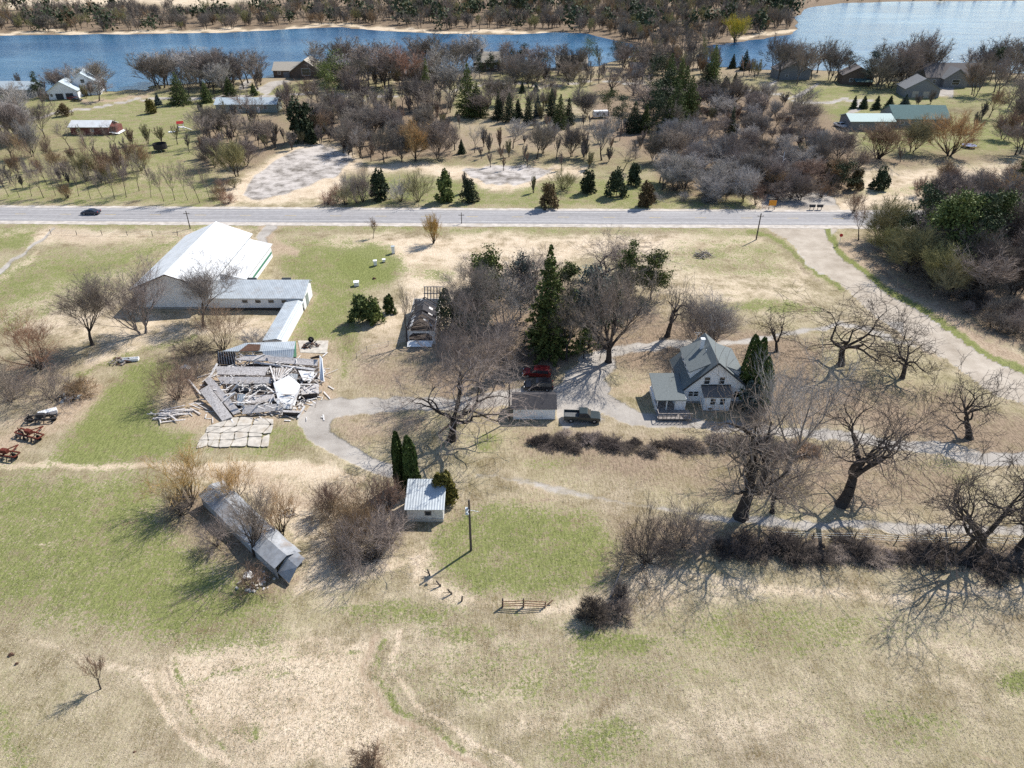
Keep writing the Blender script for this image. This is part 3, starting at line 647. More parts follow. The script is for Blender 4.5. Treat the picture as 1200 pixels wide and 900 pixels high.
# --- white farmhouse
def farmhouse():
    o = empty('farmhouse', (27.3, 94.4, 0), 0, 'white two-storey farmhouse with grey-green gabled roof, dormers and side porch', 'house')
    w, d, hl, hr, hp, xp = 9.9, 8.8, 2.9, 3.3, 7.7, 4.75
    gable_walls(w, d, hl, hr, hp, xp).build('wall', M['siding'], o)
    fd = MB().box(-.03, -.03, 0, w+.03, d+.03, .45); fd.build('foundation', M['block'], o)
    rf = gable_roof(w, d, hl, hr, hp, xp, .45, .17).build('roof', M['shingle'], o)
    tr = MB(); sl = (hp-hl)/xp; sr = (hp-hr)/(w-xp)
    tr.bar((-.47,-.5,hl-.47*sl+.08),(xp,-.5,hp+.08),.10,.26); tr.bar((w+.47,-.5,hr-.47*sr+.08),(xp,-.5,hp+.08),.10,.26)
    tr.bar((-.52,-.45,hl-.47*sl+.06),(-.52,d+.45,hl-.47*sl+.06),.12,.14); tr.bar((w+.52,-.45,hr-.47*sr+.06),(w+.52,d+.45,hr-.47*sr+.06),.12,.14)
    tr.build('bargeboard', M['trim'], rf)
    ch = MB().box(3.3,5.6,6.0,3.85,6.15,8.5).box(3.24,5.54,8.5,3.91,6.21,8.65); ch.build('chimney', M['white_paint'], rf)
    vt = MB().tube((3.9,4.3,6.6),(3.9,4.3,7.5),.09); vt.build('vent_pipe', M['galv'], rf)
    an = MB().tube((2.9,6.8,5.6),(2.9,6.8,9.3),.03).bar((2.3,6.8,9.2),(3.5,6.8,9.2),.03).bar((2.5,6.6,8.9),(3.3,7.0,8.9),.03); an.build('antenna', M['galv'], rf)
    # shed dormers, left and right
    dl = MB(); y0, y1, x0 = 1.0, 8.0, 1.05; zr = hl+sl*x0; zt = 5.35; xa = 3.9; za = hl+sl*xa
    dl.add([(x0,y0,zr),(x0,y0,zt),(xa,y0,za)],[(0,2,1)]); dl.add([(x0,y1,zr),(x0,y1,zt),(xa,y1,za)],[(0,1,2)]); dl.add([(x0,y0,zr),(x0,y1,zr),(x0,y1,zt),(x0,y0,zt)],[(0,3,2,1)])
    dm = dl.build('dormer', M['siding'], o)
    MB().slab([(x0-.4,y0-.25,zt+.14-.05),(xa+.25,y0-.25,za+.30),(xa+.25,y1+.25,za+.30),(x0-.4,y1+.25,zt+.14-.05)],.14).build('dormer_roof', M['shingle'], dm)
    for yy in (2.6, 4.5, 6.4): window(dm, x0, yy, (zr+zt)/2, .8, .75, 'x', -1)
    dr = MB(); x0 = w-1.0; zr = hr+sr*1.0; zt = 5.35; xa = w-3.5; za = hr+sr*3.5
    dr.add([(x0,y0,zr),(x0,y0,zt),(xa,y0,za)],[(0,1,2)]); dr.add([(x0,y1,zr),(x0,y1,zt),(xa,y1,za)],[(0,2,1)]); dr.add([(x0,y0,zr),(x0,y1,zr),(x0,y1,zt),(x0,y0,zt)],[(0,1,2,3)])
    dm = dr.build('dormer', M['siding'], o)
    MB().slab([(xa-.25,y0-.25,za+.30),(x0+.4,y0-.25,zt+.09),(x0+.4,y1+.25,zt+.09),(xa-.25,y1+.25,za+.30)],.14).build('dormer_roof', M['shingle'], dm)
    for yy in (3.0, 6.0): window(dm, x0, yy, (zr+zt)/2, .8, .75, 'x', 1)
    for x, z, ww, h in ((3.5,4.35,.85,1.25),(5.85,4.35,.8,1.25),(1.25,1.85,.7,.85),(2.1,1.85,.7,.85),(8.6,1.75,.8,1.1)):
        window(o, x, 0, z, ww, h)
    for yy in (2., 5., 7.): window(o, w, yy, 1.8, .8, 1.2, 'x', 1)
    # entry annex in front
    an = gable_walls(4.0, 2.0, 2.75, 2.75, 2.76).v
    ax = MB().add([(3.0,-2.1,0),(7.1,-2.1,0),(7.1,-.003,0),(3.0,-.003,0),(3.0,-2.1,2.7),(7.1,-2.1,2.7),(7.1,-.003,3.2),(3.0,-.003,3.2)],[(0,1,5,4),(1,2,6,5),(3,0,4,7),(4,5,6,7)]).build('entry_annex', M['siding'], o)
    MB().slab([(2.7,-2.4,2.78),(7.4,-2.4,2.78),(7.4,-.01,3.38),(2.7,-.01,3.38)],.14).build('annex_roof', M['shingle_brown'], ax)
    MB().box(2.7,-.06,3.4,7.4,-.004,3.62).build('shadow_band', M['trim'], ax)  # dark strip: shadow on the wall above the annex roof, put in as colour
    for x in (4.3, 5.8): window(ax, x, -2.1, 1.75, .75, 1.1)
    window(ax, 4.1, -2.1, .42, .7, .4, mull=False)
    # porch at the left
    pw = MB().box(-4.6,-2.6,0,-4.4,3.6,.9).box(-4.4,-.0,0,-.02,3.6,2.6)
    pw.box(-1.5,-2.5,0,-.02,-.003,2.55)
    po = pw.build('porch', M['siding'], o)
    MB().slab([(-4.9,-3.0,2.62),(-.12,-3.0,2.62),(-.12,4.0,3.25),(-4.9,4.0,3.25)],.16).build('porch_roof', M['shingle'], po)
    MB().slab([(-4.6,-2.6,.42),(-1.52,-2.6,.42),(-1.52,-.01,.42),(-4.6,-.01,.42)],.12).build('porch_floor', M['barnwood'], po)
    for x in (-4.5, -3.0, -1.62): MB().box(x-.07,-2.55,.43,x+.07,-2.41,2.5).build('post', M['white_paint'], po)
    dk = MB().slab([(-4.7,-5.0,.5),(.6,-5.0,.5),(.6,-2.62,.5),(-4.7,-2.62,.5)],.12)
    dkk = dk.build('deck', M['barnwood'], o)
    ra = MB()
    for k in range(9): ra.box(-4.66+k*.65,-4.98,.5,-4.58+k*.65,-4.9,1.4)
    ra.box(-4.7,-4.99,1.4,.6,-4.89,1.5); ra.box(-4.7,-4.97,.95,.6,-4.91,1.03); ra.box(-4.7,-4.95,0,-4.6,-4.85,.5); ra.box(.5,-4.95,0,.6,-4.85,.5); ra.box(-4.7,-4.88,1.4,-4.6,-2.62,1.5)
    ra.build('railing', M['barnwood'], dkk)
    window(po, -4.6, .6, 1.5, .8, 1.0, 'x', -1) if False else None
    return o
farmhouse()

# --- garage
g = empty('garage', (.2, 89.9, 0), 0, 'small white garage with dark shingle roof beside the black car', 'garage')
turn90(gable_walls(4.3, 6.5, 2.15, 2.15, 3.2)).build('wall', M['siding'], g)
turn90(gable_roof(4.3, 6.5, 2.15, 2.15, 3.2, None, .25, .12)).build('roof', M['shingle_dark'], g)
door(g, 6.5, 2.15, 0, 2.6, 1.95, 'x', 1, M['white_wall'], 'garage_door')
MB().box(-.02,-.02,0,6.52,4.32,.12).build('foundation', M['block'], g)

# --- barn with lean-to
B = empty('metal_barn', (-74.8, 127.6, 0), 0, 'large barn with bright white metal roof and lean-to near highway', 'barn')
gable_walls(14.6, 28, 4.5, 4.9, 7.6, 7.4).build('wall', M['white_wall'], B)
rf = gable_roof(14.6, 28, 4.5, 4.9, 7.6, 7.4, .5, .15).build('roof', M['white_metal'], B)
MB().bar((7.4,-.55,7.78),(7.4,28.55,7.78),.35,.08).build('ridge_cap', M['white_paint'], rf)
tr = MB().bar((-.5,-.53,4.40),(7.4,-.53,7.68),.06,.22).bar((15.1,-.53,4.78),(7.4,-.53,7.68),.06,.22); tr.build('bargeboard', M['brown_wall'], rf)
MB().box(-.02,-.03,0,14.62,28.02,.5).build('foundation', M['block'], B)
lt = MB().add([(14.61,8,0),(19.4,8,0),(19.4,26.5,0),(14.61,26.5,0),(14.61,8,4.0),(19.4,8,2.9),(19.4,26.5,2.9),(14.61,26.5,4.0)],[(0,1,5,4),(1,2,6,5),(2,3,7,6),(4,5,6,7)]).build('lean_to', M['white_wall'], B)
MB().slab([(14.63,7.6,4.28),(19.8,7.6,3.05),(19.8,26.9,3.05),(14.63,26.9,4.28)],.12).build('lean_to_roof', M['white_metal'], lt)
MB().box(19.42,8.3,1.0,19.47,26.2,1.5).build('green_band', M['green_trim'], lt)
# --- cross wing
c = empty('cow_shed', (-60.0, 127.2, 0), 0, 'low galvanised-roofed cow shed joined crosswise to the white barn', 'shed')
wl = MB().add([(0,0,0),(18.6,0,0),(18.6,6.6,0),(0,6.6,0),(0,0,2.7),(18.6,0,2.7),(18.6,5.2,4.1),(0,5.2,4.1),(18.6,6.6,3.3),(0,6.6,3.3)],[(0,1,5,4),(1,2,8,6,5),(2,3,9,8),(3,0,4,7,9)]).build('wall', M['white_wall'], c)
rf = MB().slab([(-.1,-.35,2.74),(18.9,-.35,2.74),(18.9,5.2,4.25),(-.1,5.2,4.25)],.1).slab([(-.1,5.203,4.25),(18.9,5.203,4.25),(18.9,6.95,3.3),(-.1,6.95,3.3)],.1).build('roof', M['galv'], c)
for x in (6.2, 13.2): MB().box(x,5.5,3.9,x+1.8,6.0,4.35).build('roof_vent', M['trim'], rf)
for x in (7.0,9.6,12.2,14.8): window(c, x, 0, 1.95, .9, .45, mull=False, frame=M['barnwood'])
MB().box(.0,-.04,0,18.6,-.003,.55).build('foundation', M['dark_wood'], c)
door(c, 18.6, 2.6, 0, 1.7, 2.3, 'x', 1, M['green_wall'])
# --- covered walkway
k = empty('covered_walkway', (-44.7, 111.3, 0), 0, 'narrow metal-roofed passage running from cow shed to collapsed barn', 'passage')
MB().box(.2,0,0,3.2,15.2,2.05).build('wall', M['white_paint'], k)
MB().slab([(-.1,-.2,2.12),(2.5,-.2,2.5),(2.5,15.4,2.5),(-.1,15.4,2.12)],.1).slab([(2.503,-.2,2.5),(3.5,-.2,2.15),(3.5,15.4,2.15),(2.503,15.4,2.5)],.1).build('roof', M['galv'], k)

# --- small white shed with slanted metal roof
a0 = G(478, 611); s = empty('tool_shed', (a0.x, a0.y, 0), 0, 'small old white shed with slanted metal roof below two columnar evergreens', 'shed')
wl = MB().add([(0,0,0),(4.6,0,0),(4.6,4.0,0),(0,4.0,0),(0,0,2.3),(4.6,0,2.3),(4.6,4.0,3.3),(0,4.0,3.3)],[(0,1,5,4),(1,2,6,5),(2,3,7,6),(3,0,4,7)]).build('wall', M['old_white'], s)
MB().slab([(-.25,-.35,2.33),(4.85,-.35,2.33),(4.85,4.3,3.5),(-.25,4.3,3.5)],.08).build('roof', M['galv'], s)
window(s, 2.7, 0, 1.45, .7, .55, frame=M['barnwood'], mull=False)
MB().box(-.02,-.06,0,4.62,-.003,.5).build('foundation', M['stone'], s)

# --- long sagging galvanised shed
A0, A1 = G(238, 592, 0), G(338, 690, 0)
dv = (A1-A0); L = dv.length; rz = math.atan2(dv.y, dv.x)
s = empty('machine_shed', (A0.x, A0.y, 0), rz, 'long sagging galvanised shed half hidden by leafless yellow willows', 'shed')
n = 12; random.seed(3)
def sag(t): return 2.7-.38*math.sin(math.pi*t)**2-.10*math.sin(t*17)-.35*max(0, t-.8)
rv, rfc, wv, wfc = [], [], [], []
for i in range(n+1):
    t = i/n; x = t*(L-2.0); zz = sag(t); j = random.uniform(-.12, .12)
    rv += [(x,-.2,zz-.75+j*.5),(x,1.6,zz+j),(x,3.4,zz-.55-j)]
    wv += [(x,0,0),(x,0,zz-.7+j*.4)]
for i in range(n):
    a = 3*i
    rfc.append((a,a+3,a+4,a+1))
    rfc.append((a+1,a+4,a+5,a+2)); wfc.append((2*i,2*i+2,2*i+3,2*i+1))
def thick(vs, fs, t):
    n0 = len(vs); v2 = vs+[(x,y,z-t) for x,y,z in vs]
    return MB().add(v2, fs+[tuple(i+n0 for i in reversed(f)) for f in fs])
wo = MB().add(wv, wfc); wo.box(0,.02,0,.08,3.2,1.9).box(0,3.15,0,L-2,3.2,1.75); wo.build('wall', M['galv_y'], s)
thick(rv, rfc, .04).build('roof', M['galv_y'], s)
MB().slab([(L-2.2,.1,1.0),(L-.2,.3,.5),(L-.2,1.7,2.1),(L-2.4,1.6,2.25)],.05).build('fallen_roof_panel', M['galv_y'], s)
MB().slab([(L-2.4,1.62,2.26),(L-.2,1.72,2.11),(L-.3,2.9,2.6),(L-2.5,2.8,2.4)],.05).build('bent_roof_panel', M['galv_y'], s)
fr = MB()
for t in (.2,.45,.7,.86): fr.bar((t*L,1.55,0),(t*L,1.55,sag(t)-.1),.12)
fr.build('post', M['dark_wood'], s)

# --- ruined small barn among the cedars
r0 = G(477, 403)
r = empty('ruined_shed', (r0.x, r0.y, 0), 0, 'ruined white shed with holed roof and arched dark opening beside cedars', 'shed')
wl = MB()
wl.add([(0,0,0),(.5,0,0),(.5,0,1.6),(1.2,0,2.25),(4.0,0,2.25),(4.7,0,1.6),(4.7,0,0),(5.2,0,0),(5.2,0,2.75),(0,0,2.75)],[(0,1,2,9),(2,3,9),(3,4,8,9),(4,5,8),(5,6,7,8)])
wl.box(-.05,.02,0,.05,13.5,2.6).box(5.15,.02,0,5.25,13.5,2.9).box(0,13.4,0,5.2,13.5,2.6)
wl.build('wall', M['old_white'], r)
MB().box(.06,.3,.01,5.14,13.3,.05).build('floor', M['dark_wood'], r)
hl = MB(); random.seed(8)
for k in range(34):                                       # holed roof: courses of boards and missing spans
    y = .1+k*.30
    if random.random() < .25: continue
    x0 = 0 if random.random() < .75 else random.uniform(.3, 1.5); x1 = 2.4+random.uniform(-.4, .3)
    hl.slab([(x0,y,2.75+x0*.75),(x1,y,2.75+x1*.75),(x1,y+.29,2.75+x1*.75),(x0,y+.29,2.75+x0*.75)],.05)
hl.build('roof', M['shingle_dark'], r)
hl = MB()
for k in range(34):
    y = .1+k*.30
    if random.random() < .45: continue
    x1 = 5.2 if random.random() < .7 else random.uniform(3.6, 4.8)
    hl.slab([(2.6,y,4.5),(x1,y,4.5-(x1-2.6)*.66),(x1,y+.29,4.5-(x1-2.6)*.66),(2.6,y+.29,4.5)],.05)
hl.build('roof', M['shingle_dark'], r)
fr = MB()
for k in range(6): fr.bar((0,.3+k*2.0,2.6),(2.6,.3+k*2.0,4.4),.12); fr.bar((5.2,.3+k*2.0,2.7),(2.6,.3+k*2.0,4.4),.12)
fr.build('rafter', M['dark_wood'], r)
pt = MB(); random.seed(12)
for k in range(10):
    y = random.uniform(.3, 9.5); x = random.uniform(.3, 2.0) if k % 2 else random.uniform(3.0, 4.6); z = (2.75+x*.75 if x < 2.5 else 4.5-(x-2.6)*.66)+.07; sx = .75 if x < 2.5 else -.66; w_, l_ = random.uniform(.15, .5), random.uniform(.3, 1.1)
    pt.slab([(x-w_,y,z-w_*sx),(x+w_,y,z+w_*sx),(x+w_,y+l_,z+w_*sx),(x-w_,y+l_,z-w_*sx)],.03)
tag(pt.build('bare_sheathing', M['boards_white'], r), kind='stuff')
up = MB()
for k in range(7): up.bar((2.2+k*.6,12.0,3.0),(2.2+k*.6,13.4,5.2),.16)
up.bar((2.0,12.7,4.1),(6.0,12.7,4.1),.14); up.bar((2.0,13.4,5.2),(6.0,13.4,5.2),.14); up.build('roof_frame', M['barnwood'], r)
MB().slab([(.2,-1.3,.15),(4.6,-1.3,.15),(4.9,-.1,.75),(.1,-.1,.75)],.06).build('fallen_door', M['white_paint'], r)

# --- collapsed barn
cbx, cby = G(300, 480).x, G(300, 480).y
cb = empty('collapsed_barn', (cbx, cby, 0), 0, 'collapsed old white barn, a heap of grey roof sections and boards', 'collapsed barn')
def cp(cx, cy, z):                                        # survey point of the heap: sketch coordinates to yard coordinates
    q = G(220+cx/6.206, 385+cy/6.206, z); return (q.x-cbx, q.y-cby, z)
def piece(name, pts, mat, t=.18): return MB().slab([cp(*q) for q in pts][::-1], t).build(name, M[mat], cb)
piece('metal_roof', [(250,165,2.6),(420,105,3.3),(782,92,3.3),(775,150,2.9),(560,165,2.7)], 'galv', .1)
piece('metal_roof', [(540,165,2.7),(775,150,2.9),(765,212,1.9),(560,205,2.0)], 'galv', .1)
piece('rust_patch', [(370,165,2.92),(440,112,3.40),(530,115,3.40),(520,160,2.95)], 'rust', .06)
MB().slab([cp(782,92,3.2),cp(788,205,.1),cp(762,212,.1),cp(762,205,1.9),cp(775,150,2.9)],.1).build('end_wall', M['green_trim'], cb)
piece('shade_panel', [(215,175,2.0),(345,150,2.4),(345,262,0.1),(215,262,.1)], 'dark_wood', .12)  # dark sheet painting the shade of the open void behind the studs
st_ = MB()
for i in range(8): st_.bar(cp(222+i*17,165,2.2), cp(232+i*19,262,.1), .1)
st_.build('stud', M['boards_white'], cb)
for z, pts, mt in ((0,[(345,225,1.9),(430,190,2.3),(600,195,2.2),(640,232,1.7),(480,240,1.6)],'shingle_old'),
                   (0,[(575,200,2.3),(950,225,1.6),(940,270,1.0),(590,245,1.6)],'shingle_old'),
                   (0,[(470,250,1.7),(490,240,1.9),(930,290,1.1),(920,306,.9)],'boards_white'),
                   (0,[(205,275,2.1),(592,278,2.2),(560,342,1.5),(215,332,1.4)],'shingle_old'),
                   (0,[(212,350,1.9),(600,352,1.9),(605,398,1.3),(245,402,1.2)],'shingle_old'),
                   (0,[(120,375,1.8),(165,350,2.2),(385,605,.9),(330,625,.5)],'shingle_old'),
                   (0,[(85,450,1.5),(150,410,2.1),(325,640,.6),(250,672,.2)],'shingle_old'),
                   (0,[(595,285,2.1),(770,290,1.4),(660,375,1.1),(625,370,1.2)],'barnwood'),
                   (0,[(622,395,2.0),(735,340,2.6),(818,408,1.8),(775,560,.9),(660,530,.9)],'white_paint'),
                   (0,[(805,305,1.5),(920,312,1.3),(905,375,.8),(840,378,.8)],'white_paint'),
                   (0,[(418,490,1.2),(625,478,1.3),(622,525,.8),(430,545,.7)],'shingle_old'),
                   (0,[(400,560,1.4),(692,545,1.3),(692,592,.6),(395,622,.5)],'shingle_old'),
                   (0,[(362,478,1.6),(418,478,1.6),(408,562,.5),(355,556,.5)],'galv'),
                   (0,[(735,325,1.4),(800,330,1.2),(790,390,.6),(760,380,.6)],'galv'),
                   (0,[(640,520,1.0),(750,540,1.0),(735,585,.4),(660,575,.4)],'white_paint'),
                   (0,[(820,440,1.0),(950,395,1.3),(955,470,.7),(830,488,.7)],'shingle_old'),
                   (0,[(690,592,.9),(825,600,.9),(815,612,.8),(690,606,.8)],'shingle_old')):
    piece('roof_section', pts, mt)
piece('standing_wall', [(958,195,2.6),(975,215,2.4),(990,385,.6),(960,375,.3)], 'white_paint', .15)
piece('fallen_wall', [(120,380,1.7),(330,628,.45),(322,640,.05),(108,400,.05)], 'dark_wood', .1)
piece('fallen_wall', [(690,606,.78),(812,612,.78),(806,640,.02),(690,632,.02)], 'dark_wood', .1)
piece('fallen_wall', [(812,486,.9),(942,470,.9),(942,505,.05),(822,512,.05)], 'dark_wood', .1)
piece('fallen_wall', [(890,215,1.5),(960,195,2.5),(960,215,1.5),(900,222,1.2)], 'dark_wood', .1)
for a, b_ in (((300,480,.4),(365,405,1.9)),((240,545,.9),(345,465,1.9)),((550,410,1.9),(640,470,.9)),((800,650,.25),(850,565,.9)),((150,375,1.2),(215,255,2.4)),((600,275,2.5),(640,400,1.9)),
              ((470,235,2.2),(560,190,2.9)),((615,480,1.6),(640,530,.6)),((745,585,.6),(815,440,2.0)),((0,365,.2),(95,480,.5))):
    MB().bar(cp(*a), cp(*b_), .24).build('beam', M['boards_white'], cb)
rb = MB()
for i in range(8): rb.bar(cp(605+i*22,283+i*2,2.3-i*.1), cp(630+i*6,372,1.35), .12)
rb.build('rafter', M['boards_white'], cb)
MB().box(0,0,0,1.9,1.2,1.1).build('feed_tank', M['block'], cb, cp(365,458,0)); MB().box(0,0,0,1.9,1.2,1.1).build('feed_tank', M['block'], cb, cp(490,458,0))
piece('inner_floor', [(215,265,.08),(950,240,.08),(955,500,.08),(640,590,.08),(400,600,.08),(300,560,.08)], 'dark_wood', .05)
random.seed(21); lb = MB(); ld = MB()
def heap_poly(cx, cy): return (cx-560)**2/430**2+(cy-400)**2/230**2 < 1
for i in range(620):
    while True:
        cx, cy = random.uniform(60, 1060), random.uniform(170, 690)
        if heap_poly(cx, cy) or random.random() < .10: break
    z = random.uniform(.05, 1.9) if (cx-580)**2/360**2+(cy-390)**2/190**2 < 1 else random.uniform(.04, .25)
    c0 = Vector(cp(cx, cy, z)); a = random.uniform(0, math.pi); ln = random.choice((.5,.7,1.,1.6,2.4)); tl = random.uniform(-.35, .35) if z > .4 else random.uniform(-.04, .04)
    d = Vector((math.cos(a), math.sin(a), tl))*ln/2
    (lb if random.random() < .55 else ld).bar(c0-d, c0+d, random.uniform(.08, .24), .04)
tag(lb.build('loose_board', M['boards_white'], cb), kind='stuff'); tag(ld.build('broken_board', M['barnwood'], cb), kind='stuff')
# side heap left of it
hp0 = G(205, 485); hp = empty('board_heap', (hp0.x, hp0.y, 0), .5, 'low heap of grey boards lying left of the collapsed barn', 'board heap')
random.seed(4); h1 = MB()
for i in range(46):
    a = random.gauss(-.6, .35); c0 = Vector((random.gauss(0, 1.6), random.gauss(0, .8), random.uniform(.08, .5))); d = Vector((math.cos(a), math.sin(a), random.uniform(-.1, .1)))*random.uniform(.6, 1.7)
    h1.bar(c0-d, c0+d, random.uniform(.12, .3), .05)
h1.build('board', M['shingle_old'], hp)
# broken concrete pad
pad = MB(); random.seed(14)
def pp(cx, cy, z=.07): q = G(220+cx/6.206, 385+cy/6.206, z); return q
colx = [[(60,880),(145,855),(225,870),(310,862),(430,860),(530,868),(588,862)],[(80,815),(150,815),(232,815),(335,812),(440,790),(545,790),(600,765)],[(130,760),(140,760),(240,765),(345,755),(440,760),(545,768),(608,765)],[(140,715),(255,720),(350,715),(465,705),(470,700),(610,700),(625,700)],[(280,670),(300,650),(380,645),(480,650),(490,655),(560,655),(625,660)]]
for a, b_ in zip(colx[:-1], colx[1:]):
    for i in range(len(a)-1):
        q = [Vector(v) for v in (a[i], a[i+1], b_[i+1], b_[i])]; cc = sum(q, Vector((0,0)))/4
        ar = abs((q[2]-q[0]).cross(q[3]-q[1])) if False else abs((q[2].x-q[0].x)*(q[3].y-q[1].y)-(q[2].y-q[0].y)*(q[3].x-q[1].x))
        if ar < 1500: continue
        q2 = []
        for j in range(4):
            e0, e1 = q[j], q[(j+1) % 4]
            for t in (.08, .36, .64, .92):
                v = e0.lerp(e1, t); v = cc+(v-cc)*(.93+random.uniform(-.05, .04)); q2.append(v)
        pad.slab([pp(v.x, v.y, .06+random.uniform(-.015, .02)) for v in q2][::-1], .12)
tag(pad.build('concrete_pad', M['concrete']), kind='structure')
pad = MB().slab([G(349,399,.06), G(385,399,.06), G(383,414,.06), G(352,413,.06)][::-1], .12); tag(pad.build('concrete_pad', M['concrete']), kind='structure')

# --- houses and sheds beyond the highway
def far_house(name, label, cat, px, py, w, d, hw_, hp_, wall, roof, rz=0, axis='x', windows=(), doors=(), extra=None, ov=.5):
    q = G(px, py); o = empty(name, (q.x, q.y, 0), rz, label, cat)
    if axis == 'x':
        turn90(gable_walls(d, w, hw_, hw_, hp_)).build('wall', M[wall], o); rf = turn90(gable_roof(d, w, hw_, hw_, hp_, None, ov, .18)).build('roof', M[roof], o)
    else:
        gable_walls(w, d, hw_, hw_, hp_).build('wall', M[wall], o); rf = gable_roof(w, d, hw_, hw_, hp_, None, ov, .18).build('roof', M[roof], o)
    for x, z, ww, hh in windows: window(o, x, 0, z, ww, hh)
    for x, ww, hh, mt in doors: door(o, x, 0, 0, ww, hh, mat=M[mt], name='garage_door' if ww > 2 else 'door')
    return o, rf
far_house('ranch_house', 'long low sage green house with pale blue roof beyond the highway', 'house', 254, 132, 24.5, 8, 3.2, 4.9, 'green_wall', 'blue_roof', .02, 'x',
          [(2.5,1.9,1.2,1.1),(6,1.9,1.0,1.1),(10,1.9,1.8,1.2),(13,1.9,1.2,1.1),(20,1.9,1.4,1.1)], [(17.2,1.1,2.1,'white_paint'),(6.8,.9,2.0,'white_paint')])
o, rf = far_house('lawn_shed', 'maroon shed with bright white roof on the lawn beyond highway', 'shed', 84, 158, 14, 7, 2.8, 4.2, 'red_wall', 'white_metal', 0, 'x', [(3,1.6,.9,.8),(8,1.6,.9,.8)])
MB().slab([(14.2,-.6,1.0),(17.2,.1,.3),(17.2,5.8,.3),(14.2,6.4,1.0)],.1).build('side_ramp', M['white_wall'], o)
gs = MB().box(14.02,1.0,0,16.2,6.0,2.7); gs.build('side_annex', M['red_wall'], o)
o, rf = far_house('lake_house', 'white gabled lake house with pale roof by the left shore', 'house', 84, 113, 12, 14, 5.0, 9.2, 'white_wall', 'blue_roof', .35, 'y', [(3,2.2,1.6,1.4),(8.5,2.2,1.6,1.4),(6,6.0,1.5,1.4)], [(6,1.2,2.1,'trim')])
o, rf = far_house('lake_house', 'low white garage-fronted house left of the gabled lake house', 'house', 58, 117, 12, 10, 3.4, 7.2, 'white_wall', 'blue_roof', .2, 'y', [(1.4,1.8,1.0,1.0)], [(4.5,3,2.4,'trim'),(8.6,3,2.4,'trim')])
o, rf = far_house('lake_house', 'dark walled house with pale roof at the left edge beyond highway', 'house', -14, 115, 20, 10, 3.6, 6.0, 'grey_wall', 'blue_roof', 0, 'x', [(4,1.9,1.4,1.2),(9,1.9,1.4,1.2),(15,1.9,1.4,1.2)])
o, rf = far_house('lake_house', 'brown house with tan roof and dark gabled entrance front', 'house', 321, 90.5, 14, 11, 3.2, 6.2, 'brown_wall', 'tan_wall', 0, 'x', [(3,1.9,1.4,1.1)], [(6.5,3,2.4,'grey_wall'),(10.5,3,2.4,'grey_wall')])
q = G(342.5, 91.5); gx = gable_walls(15, 12, 3.4, 3.4, 8.4); gx.v = [(x+q.x-o.location.x, y+q.y-o.location.y-1.0, z) for x, y, z in gx.v]; gx.build('front_gable', M['brown_wall'], o)
gr = gable_roof(15, 12, 3.4, 3.4, 8.4, None, .9, .25); gr.v = [(x+q.x-o.location.x, y+q.y-o.location.y-1.0, z) for x, y, z in gr.v]; gr.build('front_gable_roof', M['tan_wall'], o)
window(o, q.x-o.location.x+7.5, q.y-o.location.y-1.0, 3.0, 4.0, 3.0)
o, rf = far_house('lake_house', 'brown house with pale hipped roof behind spruces at mid shore', 'house', 556, 84, 15, 11, 4.5, 8.5, 'brown_wall', 'tan_wall', .1, 'x', [(3,2,1.3,1.2),(7,2,1.3,1.2),(11,2,1.3,1.2)])
MB().box(4,5,7,5,6,10).build('chimney', M['brown_wall'], rf)
o, rf = far_house('lake_house', 'low pale roofed house glimpsed behind bare trees at mid shore', 'house', 652, 82, 16, 10, 3.4, 6.2, 'tan_wall', 'tan_wall', 0, 'x', [(4,1.9,1.3,1.1),(9,1.9,1.3,1.1)])
o, rf = far_house('brown_cottage', 'low brown cottage behind bare trees left of the tall spruces', 'house', 468, 94, 13, 8, 2.8, 4.4, 'brown_wall', 'shingle_brown', 0, 'x', [(3,1.6,1.1,1.0),(8,1.6,1.1,1.0)])
o, rf = far_house('garden_shed', 'small tan shed with brown roof and pale door by dark spruces', 'shed', 739, 88.5, 6.2, 6.5, 3.2, 5.6, 'tan_wall', 'shingle_brown', 0, 'x', [], [(3.1,4.6,2.4,'galv')])
o, rf = far_house('lake_house', 'dark house almost hidden by bare trees left of right lake', 'house', 912, 94, 16, 10, 4.4, 8.0, 'grey_wall', 'shingle_brown', .1, 'y', [(4,2,1.3,1.2),(10,2,1.3,1.2)])
o, rf = far_house('lake_house', 'dark teal-trimmed house between two pines by the right lake', 'house', 986, 99, 14, 10, 4.2, 7.8, 'brown_wall', 'shingle_brown', -.15, 'y', [(4,2,1.5,1.3),(10,2,1.5,1.3)])
MB().slab([(5,-4.5,2.2),(13,-4.5,2.2),(13,-.1,2.9),(5,-.1,2.9)],.15).build('porch_roof', M['teal_roof'], o)
o, rf = far_house('garage', 'grey gabled garage with pale roof in front of big lake house', 'garage', 1059, 114, 14.5, 11, 3.6, 7.8, 'grey_wall', 'grey_wall', -.12, 'y', [], [(4.4,2.6,2.6,'tan_wall'),(9.0,2.6,2.6,'tan_wall')])
o, rf = far_house('lake_house', 'big grey lake house with broad dark roof and front gable', 'house', 1083, 101, 27, 15, 4.0, 9.0, 'grey_wall', 'shingle_brown', -.03, 'x', [(4,2.1,1.4,1.3),(20,2.1,1.8,1.3),(24,2.1,1.4,1.3)], [(17,1.4,2.2,'trim')])
gx = gable_walls(11, 9, 4.0, 4.0, 8.0); gx.v = [(x+7, y-3, z) for x, y, z in gx.v]; gx.build('front_gable', M['grey_wall'], o)
gr = gable_roof(11, 9, 4.0, 4.0, 8.0, None, .7, .25); gr.v = [(x+7, y-3, z) for x, y, z in gr.v]; gr.build('front_gable_roof', M['grey_wall'], o)
window(o, 12.5, -3, 2.3, 3.4, 2.2)
